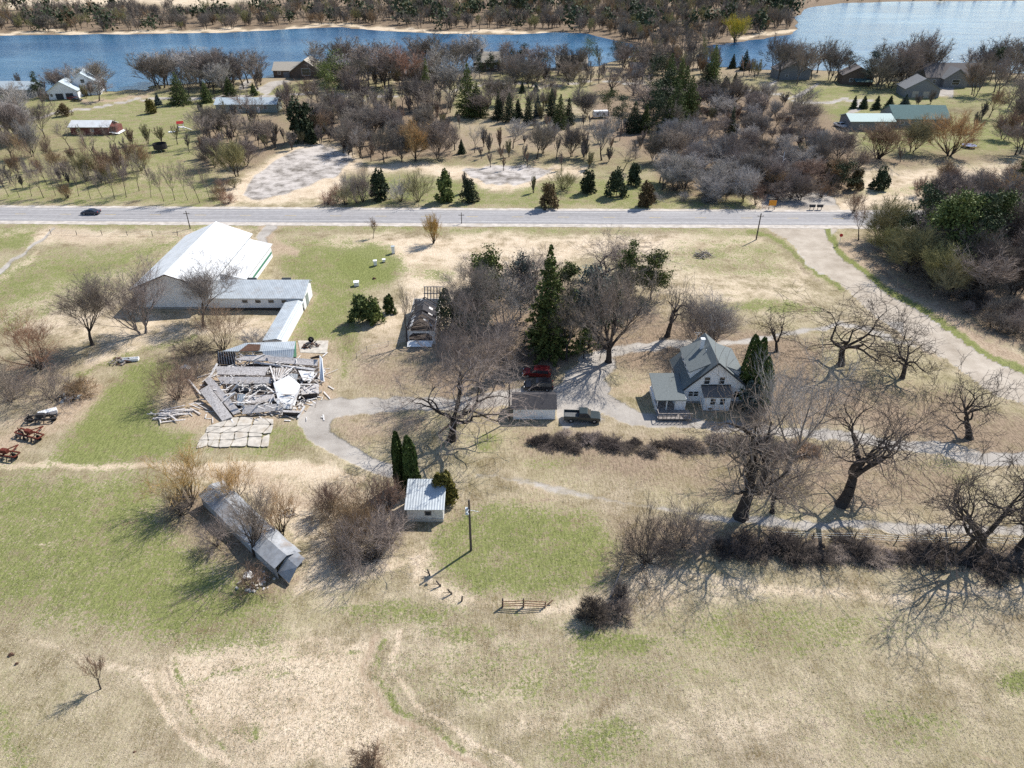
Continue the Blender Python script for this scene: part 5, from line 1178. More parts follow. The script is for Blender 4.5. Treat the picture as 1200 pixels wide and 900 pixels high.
# junipers and pines along the north verge
for i, (px, py, top, w, kd, mt, nm, lb) in enumerate([
    (446,234,198,26,'juniper','needle_dark','juniper_bush','dark ragged juniper by the large dry pond'),
    (522,236,198,26,'juniper','needle_pine','juniper_bush','bright green juniper between grey bush and dark round one'),
    (550,236,211,25,'juniper','needle_dark','juniper_bush','dark round juniper left of the small dry pond'),
    (643,244,216,28,'juniper','needle_rust','juniper_bush','rusty brown juniper nearest the highway'),
    (689,226,200,24,'juniper','needle_dark','juniper_bush','dark green juniper right of the small dry pond'),
    (722,230,198,28,'juniper','needle_dark','juniper_bush','large dark juniper before the pale scrub'),
    (757,242,212,26,'juniper','needle_rust','juniper_bush','brownish juniper at the edge of the pale scrub'),
    (742,218,190,22,'juniper','needle_dark','juniper_bush','dark juniper behind the brownish one'),
    (541,180,163,9,'spruce','needle_dark','spruce_tree','tiny spruce among bare trees beyond the small pond'),
    (549,136,74,34,'spruce','needle_pine','spruce_tree','tall twin spruce, rear one'),
    (559,137,96,32,'spruce','needle','spruce_tree','tall twin spruce, front one'),
    (584,140,107,16,'spruce','needle_dark','spruce_tree','first of the dark spruces right of the tall twin'),
    (597,143,108,20,'spruce','needle_dark','spruce_tree','second of the dark spruces right of the tall twin'),
    (607,138,116,14,'spruce','needle_dark','spruce_tree','short third of the dark spruces right of the twin'),
    (619,146,112,16,'spruce','needle_dark','spruce_tree','dark slim spruce standing alone at mid lawn'),
    (630,138,110,14,'spruce','needle_blue','spruce_tree','bluish spruce right of the lone slim spruce'),
    (646,142,103,20,'spruce','needle_dark','spruce_tree','left one of three crowded mid-lawn spruces'),
    (656,150,110,22,'spruce','needle','spruce_tree','front one of three crowded mid-lawn spruces'),
    (666,146,114,16,'spruce','needle_dark','spruce_tree','right one of three crowded mid-lawn spruces'),
    (612,109,96,8,'spruce','needle_dark','spruce_tree','small round spruce at the gravel lane'),
    (628,107,98,8,'spruce','needle_blue','spruce_tree','small blue spruce at the gravel lane'),
    (712,145,106,38,'pine','needle','pine_tree','broad pine with a white camper showing behind'),
    (728,150,112,30,'pine','needle_dark','pine_tree','dark pine right of the broad pine'),
    (742,155,118,26,'spruce','needle_dark','spruce_tree','dark spruce at the edge of the middle grove'),
    (755,155,122,20,'spruce','needle_pine','spruce_tree','olive spruce left of the middle grove'),
    (690,72,47,28,'pine','needle_pine','pine_tree','bright pine in front of the left lake'),
    (724,74,50,24,'pine','needle_dark','pine_tree','dark pine right of the bright lakeside pine'),
    (602,84,58,20,'pine','needle_dark','pine_tree','dark lakeside pine right of the hipped-roof house'),
    (614,82,52,20,'pine','needle_dark','pine_tree','taller lakeside pine right of the hipped-roof house'),
    (637,84,60,22,'pine','needle_dark','pine_tree','sparse lakeside pine beside the pale-roofed house'),
    (500,104,68,14,'spruce','needle_pine','spruce_tree','single green spruce beside the brown cottage'),
    (575,92,64,18,'pine','needle_dark','pine_tree','brownish pine before the hipped-roof house'),
    (562,92,62,16,'pine','needle_dark','pine_tree','dark pine before the hipped-roof house'),
    (397,105,60,36,'pine','needle_pine','pine_tree','tall bright green pine above the dense grove'),
    (385,120,78,34,'pine','needle_pine','pine_tree','lower bright green pine above the dense grove'),
    (357,166,114,46,'juniper','needle_dark','dark_evergreen','big dark round evergreen above the large dry pond'),
    (243,120,95,18,'spruce','needle','spruce_tree','spruce at the left end of the sage green house'),
    (270,113,90,18,'spruce','needle','spruce_tree','spruce behind the sage green house'),
    (298,112,98,10,'spruce','needle','spruce_tree','small spruce behind the sage green house'),
    (327,116,103,8,'spruce','needle','spruce_tree','tiny spruce right of the sage green house'),
    (235,130,119,9,'juniper','needle_dark','spruce_tree','tiny round conifer on the lawn left of the sage house'),
    (212,122,84,30,'spruce','needle','spruce_tree','large spruce below the lakefront trees on left'),
    (178,133,113,14,'juniper','needle_gold','juniper_bush','olive juniper at the left lane'),
    (186,123,109,9,'spruce','needle_blue','spruce_tree','small blue spruce behind the olive juniper'),
    (118,105,78,18,'pine','needle_gold','pine_tree','olive pine beside the gabled lake house'),
    (46,115,85,16,'pine','needle_dark','pine_tree','dark pine between the left lake houses'),
    (10,140,116,26,'pine','needle','pine_tree','green pine at the left edge by the lane'),
    (76,136,122,20,'juniper','needle_rust','juniper_bush','brown clipped bush beside the left lane'),
    (833,104,52,24,'spruce','needle_pine','spruce_tree','tall dark spruce at the bend of the lane'),
    (826,104,74,28,'spruce','needle_dark','spruce_tree','broad dark spruce in front of the tall bend spruce'),
    (872,82,58,16,'spruce','needle_dark','spruce_tree','blue-black spruce on the right lakeside lawn'),
    (858,80,63,10,'spruce','needle_dark','spruce_tree','slim spruce left of the lakeside lawn spruce'),
    (860,106,84,12,'spruce','needle_dark','spruce_tree','small spruce below the lakeside lawn'),
    (850,106,90,14,'juniper','needle_dark','juniper_bush','dark bush left of the small lawn spruce'),
    (992,88,60,16,'pine','needle_blue','pine_tree','blue-green pine left of the right lake houses'),
    (1018,102,58,20,'pine','needle_blue','pine_tree','large blue-green pine beside the teal-trimmed house'),
    (1160,96,56,18,'pine','needle_dark','pine_tree','dark leaning pine right of the big lake house'),
    (1193,92,55,18,'pine','needle_blue','pine_tree','blue-green pine at the right edge by the lake'),
    (1000,127,112,8,'spruce','needle_dark','spruce_tree','first dark clipped spruce in the row by the lane'),
    (1011,127,112,11,'spruce','needle_dark','spruce_tree','second dark clipped spruce in the row by the lane'),
    (1026,128,112,11,'spruce','needle_dark','spruce_tree','third dark clipped spruce in the row by the lane'),
    (1041,128,112,13,'spruce','needle_dark','spruce_tree','fourth dark clipped spruce in the row by the lane'),
    (1059,126,110,13,'spruce','needle_blue','spruce_tree','last clipped spruce in the row by the lane'),
    (855,162,125,14,'spruce','needle_dark','spruce_tree','slim dark conifer inside the right scrub'),
    (985,222,186,34,'pine','needle_dark','pine_tree','dark green pine in the scrub before the tan field'),
    (1002,222,196,22,'juniper','needle_rust','juniper_bush','rusty juniper beside the dark scrub pine'),
    (1030,222,196,26,'juniper','needle_dark','juniper_bush','dark juniper at the tan field edge'),
    (965,218,192,18,'juniper','needle_rust','juniper_bush','brown juniper left of the dark scrub pine')]):
    evergreen(px, py, top, w, kd, mt, nm, lb, 500+i, .75)
DG = [(768,112,68,30),(782,120,62,26),(795,118,68,24),(776,142,84,32),(790,150,92,34),(806,140,88,26),(764,150,98,26),(781,160,112,24),(800,128,76,24),(770,160,116,22)]
for i, (px, py, top, w) in enumerate(DG):
    evergreen(px, py, top, w*1.2, 'spruce' if i % 3 else 'pine', ('needle_dark','needle','needle_pine')[i % 3], 'spruce_tree', 'dark conifer crowded in the evergreen clump right of the garden shed', 620+i, .8, 'conifers of the evergreen clump')
for i, (px, py, top, w, lb) in enumerate([(1100,318,216,62,'broad dark pine in the wood, left one at the highway'),(1126,316,222,58,'broad dark pine in the wood, middle one'),(1150,306,228,54,'broad dark pine in the wood, right one'),(1072,298,222,50,'smaller dark pine at the left of the wood pines'),(1188,230,185,20,'tall conifer at the right edge above the wood'),(1195,180,120,18,'dark conifer on the right edge lawn')]):
    evergreen(px, py, top, w, 'pine', 'needle_dark' if i % 2 else 'needle', 'pine_tree', lb, 660+i, 1.15 if i < 4 else .7)

# --- groves and lakefront trees: several grown kinds, copied to every spot
VAR = {'ash':4, 'vase':4, 'sap':4, 'willow':3, 'shrub':4, 'bush':3, 'maple':2}
TREES = []
def grove(specs, styles, twigs, label, group, seed, cat='tree', barks=('bark',), rmin=.022, name='bare_tree'):
    rng = random.Random(seed)
    for px, py, top, wpx in specs:
        q = G(px, py); h = max(1.2, height_at(q.x, q.y, top)); w = wpx*mpp(q.x, q.y, h*.5); sty = rng.choice(styles)
        T = ((py-top)*wpx, q, h, w, sty, rng.choice(twigs), rng.choice(barks), label, group, cat, name, rmin, rng.randrange(VAR[sty]), rng.uniform(0, 6.28))
        if name == 'bare_tree': TREES.append(T)
        else: plant(T)
def plant(T):
    _, q, h, w, sty, tw_, bk, label, group, cat, name, rmin, v, rz = T; far_ = q.y > 300
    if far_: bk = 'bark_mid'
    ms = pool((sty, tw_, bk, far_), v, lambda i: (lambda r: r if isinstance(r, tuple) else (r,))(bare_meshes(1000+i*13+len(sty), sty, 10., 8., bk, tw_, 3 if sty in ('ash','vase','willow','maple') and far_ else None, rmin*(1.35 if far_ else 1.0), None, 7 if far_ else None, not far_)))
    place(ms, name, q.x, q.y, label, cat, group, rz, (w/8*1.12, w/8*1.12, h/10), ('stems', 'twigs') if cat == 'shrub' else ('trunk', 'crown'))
def scatter(poly, n, hpx, ratio, seed, mind=.75):         # n spots in a survey polygon: foot row, top row, width
    rng = random.Random(seed); out = []; xs = [a for a, b in poly]; ys = [b for a, b in poly]; tries = 0
    while len(out) < n and tries < 6000:
        tries += 1; x, y = rng.uniform(min(xs), max(xs)), rng.uniform(min(ys), max(ys)); c = False
        for i in range(len(poly)):
            (x0, y0), (x1, y1) = poly[i], poly[(i+1) % len(poly)]
            if (y0 > y) != (y1 > y) and x < x0+(y-y0)*(x1-x0)/(y1-y0): c = not c
        if not c: continue
        h = rng.uniform(*hpx); w = h*rng.uniform(*ratio)
        if any(abs(x-a)/(.5*w+.1)+abs(y-b)*2.2/(.5*w+.1) < mind for a, b, _, _ in out): continue
        out.append((x, y, y-h, w))
    return sorted([t for t in out if not ((306 < t[0] < 380 and t[1] > 86 and t[1] < 118) or (540 < t[0] < 584 and 84 < t[1] < 112) or (736 < t[0] < 752 and 86 < t[1] < 112))], key=lambda t: t[1])
R = random.Random(77)
row = [(x, y+R.uniform(-2, 2), y-R.uniform(36, 54), R.uniform(12, 20)) for x, y in [(10,229),(23,230),(37,230),(51,231),(65,231),(78,231),(92,231),(106,232),(120,233),(134,233),(148,233),(163,223),(177,233),(192,235),(205,235),(220,236),(234,236),(246,233)]]
grove(row, ['sap'], ['twig_mauve','twig_grey'], 'slender bare tree in the planted row along the highway left of the dry pond', 'planted row along the highway', 1, 'sapling', name='sapling')
row = [(x, y, y-R.uniform(30, 46), R.uniform(12, 20)) for x, y in [(5,212),(22,214),(38,205),(55,216),(70,208),(88,214),(104,205),(124,216),(140,208),(156,200),(172,206),(30,196),(62,196)]]
grove(row, ['sap','ash'], ['twig_mauve','twig_brown'], 'slender bare tree of the second planted row, behind the highway row', 'second planted row', 2, 'sapling', name='sapling')
grove([(x, y, t, w) for x, y, t, w in [(82,173,138,22),(101,173,140,18),(112,188,148,22),(137,176,138,20),(155,171,142,18),(174,169,136,20),(190,168,140,22),(208,169,136,20),(222,178,150,18),(240,185,150,20),(250,192,158,24)]], ['sap','ash'], ['twig_grey','twig_mauve'], 'bare tree dotted on the lawn around the maroon shed', 'lawn trees around the maroon shed', 3)
grove(scatter([(-20,150),(60,150),(75,185),(-20,200)], 13, (34,52), (.5,.7), 4), ['ash','vase'], ['twig_mauve','twig_pale'], 'grey bare tree of the thicket at the left edge beyond the highway', 'left edge thicket', 4)
grove([(102,212,176,26),(118,208,172,30),(128,214,186,24),(166,200,170,24),(145,205,176,22),(80,232,214,18),(262,222,206,22),(275,220,208,16)], ['shrub','willow'], ['twig_brown','twig_olive'], 'brownish shrubby growth among the planted rows', 'brown shrubs among the rows', 5, 'shrub', name='bare_shrub')
grove([(278,207,160,34),(252,196,160,26),(248,186,150,20)], ['vase','ash'], ['twig_olive','twig_mauve'], 'greenish bare tree at the left tip of the large dry pond', 'trees at the pond tip', 55)
grove(scatter([(-20,108),(130,100),(130,120),(60,135),(-20,132)], 15, (22,36), (.7,1.0), 6), ['ash','vase'], ['twig_mauve','twig_pale'], 'bare tree around the white lake houses on the left shore', 'trees around the left lake houses', 6)
grove([(125,108,68,30),(116,104,72,24),(96,98,72,22)], ['ash'], ['twig_grey'], 'dark-limbed bare tree right of the gabled lake house', 'trees beside the gabled lake house', 7)
grove(scatter([(168,96),(400,80),(400,104),(240,114),(190,112)], 34, (34,50), (.65,.95), 8, .55), ['ash','vase'], ['twig_mauve','twig_grey','twig_pale'], 'bare tree of the tall lakefront belt on the left lake', 'left lakefront belt', 8)
grove(scatter([(400,82),(560,76),(560,96),(400,108)], 22, (32,48), (.7,1.0), 9, .6), ['ash','vase'], ['twig_mauve','twig_pale','twig_grey'], 'bare tree of the lakefront belt at mid shore', 'mid shore belt', 9)
grove([(452,102,48,52),(420,98,52,34),(478,104,48,38),(528,120,62,46)], ['vase','ash'], ['twig_red','twig_mauve','twig_pale'], 'big wide-crowned bare tree by the brown cottage', 'wide trees by the brown cottage', 10)
grove(scatter([(585,82),(760,74),(770,100),(600,104)], 24, (24,40), (.7,1.0), 11, .6), ['ash','vase'], ['twig_mauve','twig_grey'], 'bare tree between the gravel lane and the left lake east end', 'lane-side lakefront trees', 11)
grove(scatter([(238,140),(330,136),(345,178),(300,196),(240,190)], 20, (26,42), (.6,.9), 12, .6), ['ash','sap','vase'], ['twig_grey','twig_mauve','twig_olive'], 'grey bare tree of the copse below the sage green house', 'copse below the sage house', 12)
grove(scatter([(392,118),(440,116),(520,118),(528,150),(500,165),(430,190),(392,180),(370,150)], 44, (30,48), (.5,.75), 13, .5), ['ash','vase','sap'], ['twig_grey','twig_mauve'], 'bare tree inside the dense grey grove above the large dry pond', 'dense grove above the pond', 13)
grove(scatter([(330,120),(400,118),(400,170),(370,172)], 9, (28,40), (.6,.9), 14, .5), ['ash','shrub'], ['twig_brown','twig_mauve'], 'brown-grey bare tree around the big dark round evergreen', 'trees round the dark evergreen', 14)
orch = [(450,190,145,26),(487,188,140,30),(471,190,152,24),(513,186,142,32),(533,176,138,26),(556,179,142,20),(567,172,140,22),(573,180,146,18),(586,176,140,14),(601,174,138,26),(629,186,140,28),(637,180,138,26),(652,186,150,18),(670,184,140,24),(684,184,144,18),(705,188,136,34),(745,186,156,20),(765,190,152,26),(618,196,170,10),(690,198,170,20),(730,200,165,28),(590,200,178,12),(425,186,148,24),(410,178,140,24),(658,200,172,16)]
grove(orch, ['ash','vase','sap'], ['twig_grey','twig_mauve','twig_pale'], 'separate bare tree on the leaf-strewn lawn above the small dry pond', 'lawn trees above the small pond', 15)
grove([(487,189,140,32)], ['vase'], ['twig_gold'], 'yellowish bare tree at the left of the lawn above the ponds', None, 16)
grove([(545,226,192,14),(625,226,198,12),(575,196,172,14)], ['sap'], ['twig_grey'], 'lone thin bare tree at the rim of the small dry pond', 'thin trees at the small pond', 17)
grove([(490,236,196,36),(470,236,206,30),(418,238,204,28),(425,236,192,30),(408,226,200,20),(405,240,214,26),(660,222,196,34)], ['shrub'], ['twig_olive','twig_mauve','twig_pale'], 'grey bare bush on the verge between the two dry ponds', 'verge bushes between the ponds', 18, 'shrub', name='bare_shrub')
grove([(395,236,212,20),(268,238,222,16),(258,232,214,18),(385,240,222,16)], ['bush'], ['twig_red','twig_brown'], 'reddish brown bush at the edge of the large dry pond', 'bushes at the large pond', 19, 'shrub', name='bare_shrub')
grove(scatter([(560,118),(700,110),(700,150),(560,150)], 14, (26,38), (.6,.9), 20, .6), ['ash','vase'], ['twig_mauve','twig_grey'], 'bare tree between the mid-lawn spruces', 'bare trees among the mid-lawn spruces', 20)
grove([(757,134,92,58),(742,112,72,34),(716,110,76,28)], ['maple','ash'], ['twig_pale','twig_mauve'], 'round-headed pale bare tree before the evergreen clump', 'round-headed trees before the clump', 21)
grove(scatter([(800,128),(880,118),(945,130),(960,180),(975,214),(900,224),(790,212),(780,170)], 62, (18,46), (.6,1.0), 22, .45), ['vase','shrub','ash'], ['twig_mauve','twig_pale','twig_grey','twig_mauve'], 'bare lavender-grey tall shrub of the scrub wood between the lane and highway', 'scrub wood', 22, 'shrub', name='bare_shrub')
grove(scatter([(770,212),(870,216),(880,238),(770,236)], 14, (30,44), (.7,1.0), 23, .55), ['vase','ash'], ['twig_pale'], 'pale bare tall shrub in front of the scrub wood at the verge', 'pale shrubs at the verge', 23, 'shrub', name='bare_shrub')
grove(scatter([(870,208),(1000,206),(1000,234),(880,236)], 16, (22,34), (.8,1.1), 24, .55), ['shrub','vase'], ['twig_brown','twig_mauve'], 'brown bare shrub in front of the scrub wood by the turn-off', 'front shrubs of the scrub wood', 24, 'shrub', name='bare_shrub')
grove(scatter([(900,84),(990,84),(985,98),(905,100)], 12, (36,52), (.5,.75), 25, .5), ['ash','vase'], ['twig_mauve','twig_grey'], 'tall bare tree crowding the hidden house left of right lake', 'trees crowding the hidden house', 25)
grove(scatter([(1022,92),(1080,88),(1080,104),(1030,106)], 11, (40,56), (.5,.7), 26, .5), ['vase','ash'], ['twig_mauve','twig_grey'], 'tall bare tree behind the grey garage at the right lake', 'trees behind the grey garage', 26)
grove(scatter([(1125,84),(1210,82),(1210,102),(1135,102)], 12, (30,48), (.5,.8), 27, .5), ['vase','ash'], ['twig_grey','twig_mauve'], 'bare tree right of the big lake house', 'trees right of the big lake house', 27)
grove([(1098,84,68,26),(1112,84,70,24)], ['ash'], ['twig_pale'], 'pale bare tree on the shore behind the big lake house', 'shore trees behind the big house', 28)
grove([(1112,183,128,56)], ['willow'], ['twig_gold'], 'round orange willow in front of the teal roof', None, 29)
grove([(1028,186,140,52)], ['willow'], ['twig_brown'], 'brown willow in front of the pale mint roof', None, 30)
grove([(983,186,148,34),(1068,178,136,32),(1055,190,165,26),(1005,196,168,30)], ['vase','shrub'], ['twig_olive','twig_mauve'], 'olive-grey bare tree beside the two willows', 'trees beside the willows', 31)
grove(scatter([(1135,108),(1215,108),(1215,180),(1185,185),(1150,125)], 12, (34,56), (.5,.8), 32, .5), ['ash','vase'], ['twig_mauve','twig_brown'], 'brownish bare tree on the slope at the right edge', 'slope trees at the right edge', 32)
grove([(1090,122,98,16),(1075,124,106,18),(1150,140,110,20),(1140,155,120,16)], ['ash','shrub'], ['twig_brown'], 'small brown tree below the big lake house', 'small trees below the big lake house', 33)
grove(scatter([(1060,218),(1210,214),(1215,244),(1080,240)], 18, (20,36), (.7,1.0), 34, .6), ['shrub','vase'], ['twig_brown','twig_mauve'], 'brown bare shrub in the tan field above the wood pines', 'shrubs of the tan field', 34, 'shrub', name='bare_shrub')
grove(scatter([(1068,292),(1070,262),(1215,262),(1215,384),(1178,372),(1118,344),(1085,318)], 42, (40,76), (.55,.85), 35, .38), ['ash','vase','ash'], ['twig_mauve','twig_grey','twig_dark'], 'grey bare tree inside the wood right of the gravel road', 'wood right of the gravel road', 35, rmin=.022)
grove([(1062,318,258,52),(1044,300,262,40),(1090,338,282,44),(1112,350,298,38),(1028,286,240,34),(1042,280,228,40)], ['vase'], ['twig_olive'], 'olive-green budding tree at the front edge of the wood', 'budding trees at the wood edge', 36, rmin=.022)
grove(scatter([(1018,284),(1046,304),(1108,356),(1172,392),(1215,406),(1215,380),(1128,344),(1044,280)], 26, (12,24), (1.0,1.5), 37, .4), ['bush','shrub'], ['twig_mauve','twig_dark','twig_grey'], 'low tangled shrub along the front of the gravel road wood', 'shrubs along the wood', 37, 'shrub', rmin=.022, name='bare_shrub')
grove(scatter([(765,232),(870,236),(870,240),(765,242)], 5, (10,14), (1.2,1.6), 38, .5), ['bush'], ['twig_pale'], 'low pale bush at the highway verge', 'low pale bushes at the verge', 38, 'shrub', name='bare_shrub')
grove([(1180,235,200,26),(1200,240,205,26),(1160,238,206,22)], ['willow'], ['twig_gold'], 'yellowish willow shrub at the right edge of the tan field', 'yellowish willow shrubs', 39, 'shrub', name='bare_shrub')
grove([(861,50,14,26),(889,44,27,14)], ['willow'], ['twig_yellow'], 'bright yellow willow on the far lake spit', 'yellow willows on the spit', 40)
grove([(885,240,210,22),(1000,250,222,24),(560,336,300,30)], ['shrub'], ['twig_brown'], 'brown bare shrub standing apart near the highway', 'shrubs near the highway', 41, 'shrub', name='bare_shrub')

TREES.sort(key=lambda T: -T[0])
KEEP = 262                                               # with the yard's own trees: the 300 that show largest
for T in TREES[:KEEP]: plant(T)
MASS = TREES[KEEP:]
# the remaining small trees, and the far wood across the lakes: one mass each
def far_wood(spots_mass=None):
    rng = random.Random(99); src = [grow(3000+i, 'vase' if i % 2 else 'ash', 2, None, 9) for i in range(6)]
    cos, fs, mi, off = [], [], [], 0; tl = [M['bark_mid'], M['twig_mauve'], M['twig_grey'], M['twig_brown'], M['needle_dark'], M['twig_olive'], M['twig_far']]
    spots = []
    spots += scatter([(-80,40),(60,38),(260,35),(330,30),(330,14),(-80,10)], 330, (15,27), (.9,1.4), 1, .12)
    spots += scatter([(330,30),(430,30),(520,36),(650,35),(700,30),(760,28),(760,4),(330,4)], 420, (17,28), (.9,1.4), 2, .12)
    spots += scatter([(660,36),(700,42),(750,52),(790,66),(815,62),(850,46),(925,34),(930,18),(935,6),(760,4),(690,20)], 340, (20,34), (.8,1.2), 3, .12)
    spots += scatter([(720,66),(790,68),(830,66),(850,82),(835,92),(735,86)], 50, (24,36), (.7,1.1), 33, .2)
    spots += scatter([(330,4),(930,4),(960,-8),(330,-8)], 240, (9,14), (1.2,2.0), 4, .1)
    spots += scatter([(940,4),(1400,1),(1400,-8),(940,-8)], 60, (5,9), (1.2,2), 5, .2)
    spots += scatter([(-60,8),(330,6),(330,-20),(-60,-20)], 22, (8,14), (1.0,1.8), 6, .3)
    if spots_mass: spots = spots_mass
    for px, py, top, w in spots:
        q = G(px, py); h = height_at(q.x, q.y, top); wm = w*mpp(q.x, q.y, h*.5); k = rng.random()
        if spots_mass: k = 1
        if k < .09:
            C = np.random.default_rng(abs(int(px*7+py))).normal(size=(130, 3))*np.array([wm*.17, wm*.17, h*.2])+np.array([0, 0, h*.5]); C[:, 2] = np.clip(C[:, 2], .3, h)
            co, f = leaf_quads(np.random.default_rng(abs(int(px))), C, h*.16, .5); f3 = np.concatenate([f[:, :3], f[:, [0, 2, 3]]]); cc = co; mm = np.full(len(f3), 4)
        else:
            B, S, T, P = src[rng.randrange(6)]; a = rng.uniform(0, 6.28); sx = wm/.62*.75; sc = np.array([sx, sx, h/.95])
            c, s = math.cos(a), math.sin(a); rot = np.array([[c, -s, 0], [s, c, 0], [0, 0, 1]])
            def tr(A): A = A.copy(); A[:, :3] = (A[:, :3]*sc)@rot.T; A[:, 3:6] = (A[:, 3:6]*sc)@rot.T; A[:, 6:8] *= h; return A
            c1, f1 = segs_mesh(tr(B), 3, .08); c2, f2 = segs_mesh(tr(S), 3, .05); c3, f3 = tips_mesh(tr(T), .045)
            t3 = lambda f: np.concatenate([f[:, :3], f[:, [0, 2, 3]]])
            cc = np.concatenate([c1, c2, c3]); f3 = np.concatenate([t3(f1), t3(f2)+len(c1), f3+len(c1)+len(c2)]); tm = rng.choice([1, 2, 2, 3, 6, 6, 5]); mm = np.concatenate([np.zeros(len(f1)*2, int), np.full(len(f3)-len(f1)*2, tm)])
        cos.append(cc+np.array([q.x, q.y, 0])); fs.append(f3+off); mi.append(mm); off += len(cc)
    nm = 'small_bare_trees' if spots_mass else 'far_woods'
    o = link(nm, np_mesh(nm, np.concatenate(cos), np.concatenate(fs), tl, np.concatenate(mi)))
    tag(o, 'smallest bare trees filling in the groves and lake belts beyond the highway' if spots_mass else 'leafless grey wood covering the far lake shores', 'woods', None, 'stuff')
far_wood()
FILL = scatter([(385,120),(530,118),(525,170),(430,192),(350,168)], 95, (16,34), (.5,.9), 71, .12)+scatter([(200,100),(420,88),(700,86),(700,98),(420,104),(230,112)], 70, (22,38), (.6,1.0), 72, .12)+scatter([(236,140),(340,136),(345,176),(250,195)], 30, (18,32), (.5,.9), 73, .2)
FILL += scatter([(530,150),(790,140),(800,190),(540,196)], 34, (14,28), (.5,.9), 74, .3)+scatter([(790,128),(940,122),(990,200),(800,214)], 70, (14,26), (.8,1.3), 75, .15)+scatter([(640,72),(820,66),(900,92),(660,96)], 44, (22,36), (.7,1.1), 76, .2)+scatter([(0,190),(150,180),(160,215),(0,222)], 26, (14,30), (.5,.9), 77, .3)
if MASS: far_wood(FILL+[(*PX(T[1].x, T[1].y), PX(T[1].x, T[1].y, T[2])[1], T[3]/mpp(T[1].x, T[1].y, T[2]*.5)) for T in MASS])

# ------------------------------------------------------------------ vehicles
def wheel(parent, x, y, r, w, s):
    t = MB(); n = 14
    for k in range(n):
        a0, a1 = 2*math.pi*k/n, 2*math.pi*(k+1)/n
        def c(a, rr, yy): return (x+rr*math.cos(a), y+yy, r+rr*math.sin(a))
        ring = [(r*.58,-w/2),(r*.92,-w/2),(r,-w*.32),(r,w*.32),(r*.92,w/2),(r*.58,w/2)]
        for (ra, ya), (rb, yb) in zip(ring[:-1], ring[1:]): t.add([c(a0,ra,ya),c(a1,ra,ya),c(a1,rb,yb),c(a0,rb,yb)],[(0,1,2,3)])
    o = t.build('wheel', M['tyre'], parent, smooth=True)
    h = MB().tube((x,y+s*w*.30,r),(x,y+s*w*.42,r),r*.56,r*.50,12); h.build('rim', M['rim'], o)
def vehicle(name, label, cat, px, py, rz, L, Wd, prof, belt, paint, axles, wr, glass_side, screens, bed=None, extra=None, sc=1.):
    """profile in (x forward, z up, half width factor); body is lofted between its two sides"""
    q = G(px, py); o = empty(name, (q.x, q.y, 0), rz, label, cat); b = MB(); n = len(prof)
    for i, (x, z, f) in enumerate(prof): b.v += [(x, -Wd/2*f, z), (x, Wd/2*f, z)]
    for i in range(n): j = (i+1) % n; b.f.append((2*i, 2*i+1, 2*j+1, 2*j))
    low = [i for i in range(n) if prof[i][1] <= belt+1e-6]; up = [i for i in range(n) if prof[i][1] >= belt-1e-6]
    b.f.append(tuple(2*i for i in range(n)) if False else tuple(2*i for i in low)); b.f.append(tuple(2*i+1 for i in reversed(low)))
    b.f.append(tuple(2*i for i in up)); b.f.append(tuple(2*i+1 for i in reversed(up)))
    body = b.build('body', M[paint], o)
    md = body.modifiers.new('edge', 'BEVEL'); md.width = .06; md.segments = 2; md.limit_method = 'ANGLE'; md.angle_limit = .6
    for s in (-1, 1):
        for ax in axles: wheel(o, ax, s*(Wd/2-.13), wr, .24, s)
        for poly in glass_side:
            g = MB().add([(x, s*(Wd/2*f+.012), z) for x, z, f in poly], [tuple(range(len(poly)))[::s]]); g.build('side_window', M['glass'], o)
    for nm, (x0, z0, f0, x1, z1, f1) in screens.items():
        dx, dz = z1-z0, x0-x1; l = math.hypot(dx, dz); sg = 1 if (x0 > 0) == (dx*1 > 0) else 1
        ux, uz = (dx/l*.015, dz/l*.015); 
        if uz < 0: ux, uz = -ux, -uz
        MB().add([(x0+ux,-Wd/2*f0,z0+uz),(x0+ux,Wd/2*f0,z0+uz),(x1+ux,Wd/2*f1,z1+uz),(x1+ux,-Wd/2*f1,z1+uz)],[(0,1,2,3)]).build(nm, M['glass'], o)
    xf = max(x for x, z, f in prof); xb = min(x for x, z, f in prof)
    for s in (-1, 1):
        MB().box(xf-.16,min(s*(Wd/2-.42),s*(Wd/2-.1)),.66,xf+.025,max(s*(Wd/2-.42),s*(Wd/2-.1)),.84).build('headlight', M['lamp_clear'], o)
        MB().box(xb-.02,min(s*(Wd/2-.22),s*(Wd/2-.05)),.75,xb+.1,max(s*(Wd/2-.22),s*(Wd/2-.05)),1.08).build('tail_light', M['lamp_red'], o)
        MB().box(axles[0]-.62,min(s*(Wd/2+.0),s*(Wd/2+.2)),belt-.02,axles[0]-.5,max(s*(Wd/2+.0),s*(Wd/2+.2)),belt+.14).build('mirror', M[paint], o)
    MB().box(xf-.08,-Wd/2+.06,.36,xf+.06,Wd/2-.06,.58).build('bumper', M['chrome' if bed else 'trim'], o)
    MB().box(xb-.06,-Wd/2+.06,.40,xb+.08,Wd/2-.06,.60).build('bumper', M['chrome' if bed else 'trim'], o)
    if bed:
        x0, x1, z0, z1 = bed; t = .09; w = Wd/2-.03
        bb = MB().box(x0,-w,z0,x1,-w+t,z1).box(x0,w-t,z0,x1,w,z1).box(x0,-w+t,z0,x0+t,w-t,z1).box(x0+t,-w+t,z0,x1,w-t,z0+.05).box(x0,-w,.45,x1,w,z0-.003)
        bd = bb.build('bed', M[paint], o); MB().box(x0+t+.01,-w+t+.01,z0+.052,x1-.01,w-t-.01,z0+.07).build('bed_liner', M['bed_grey'], bd)
    return o
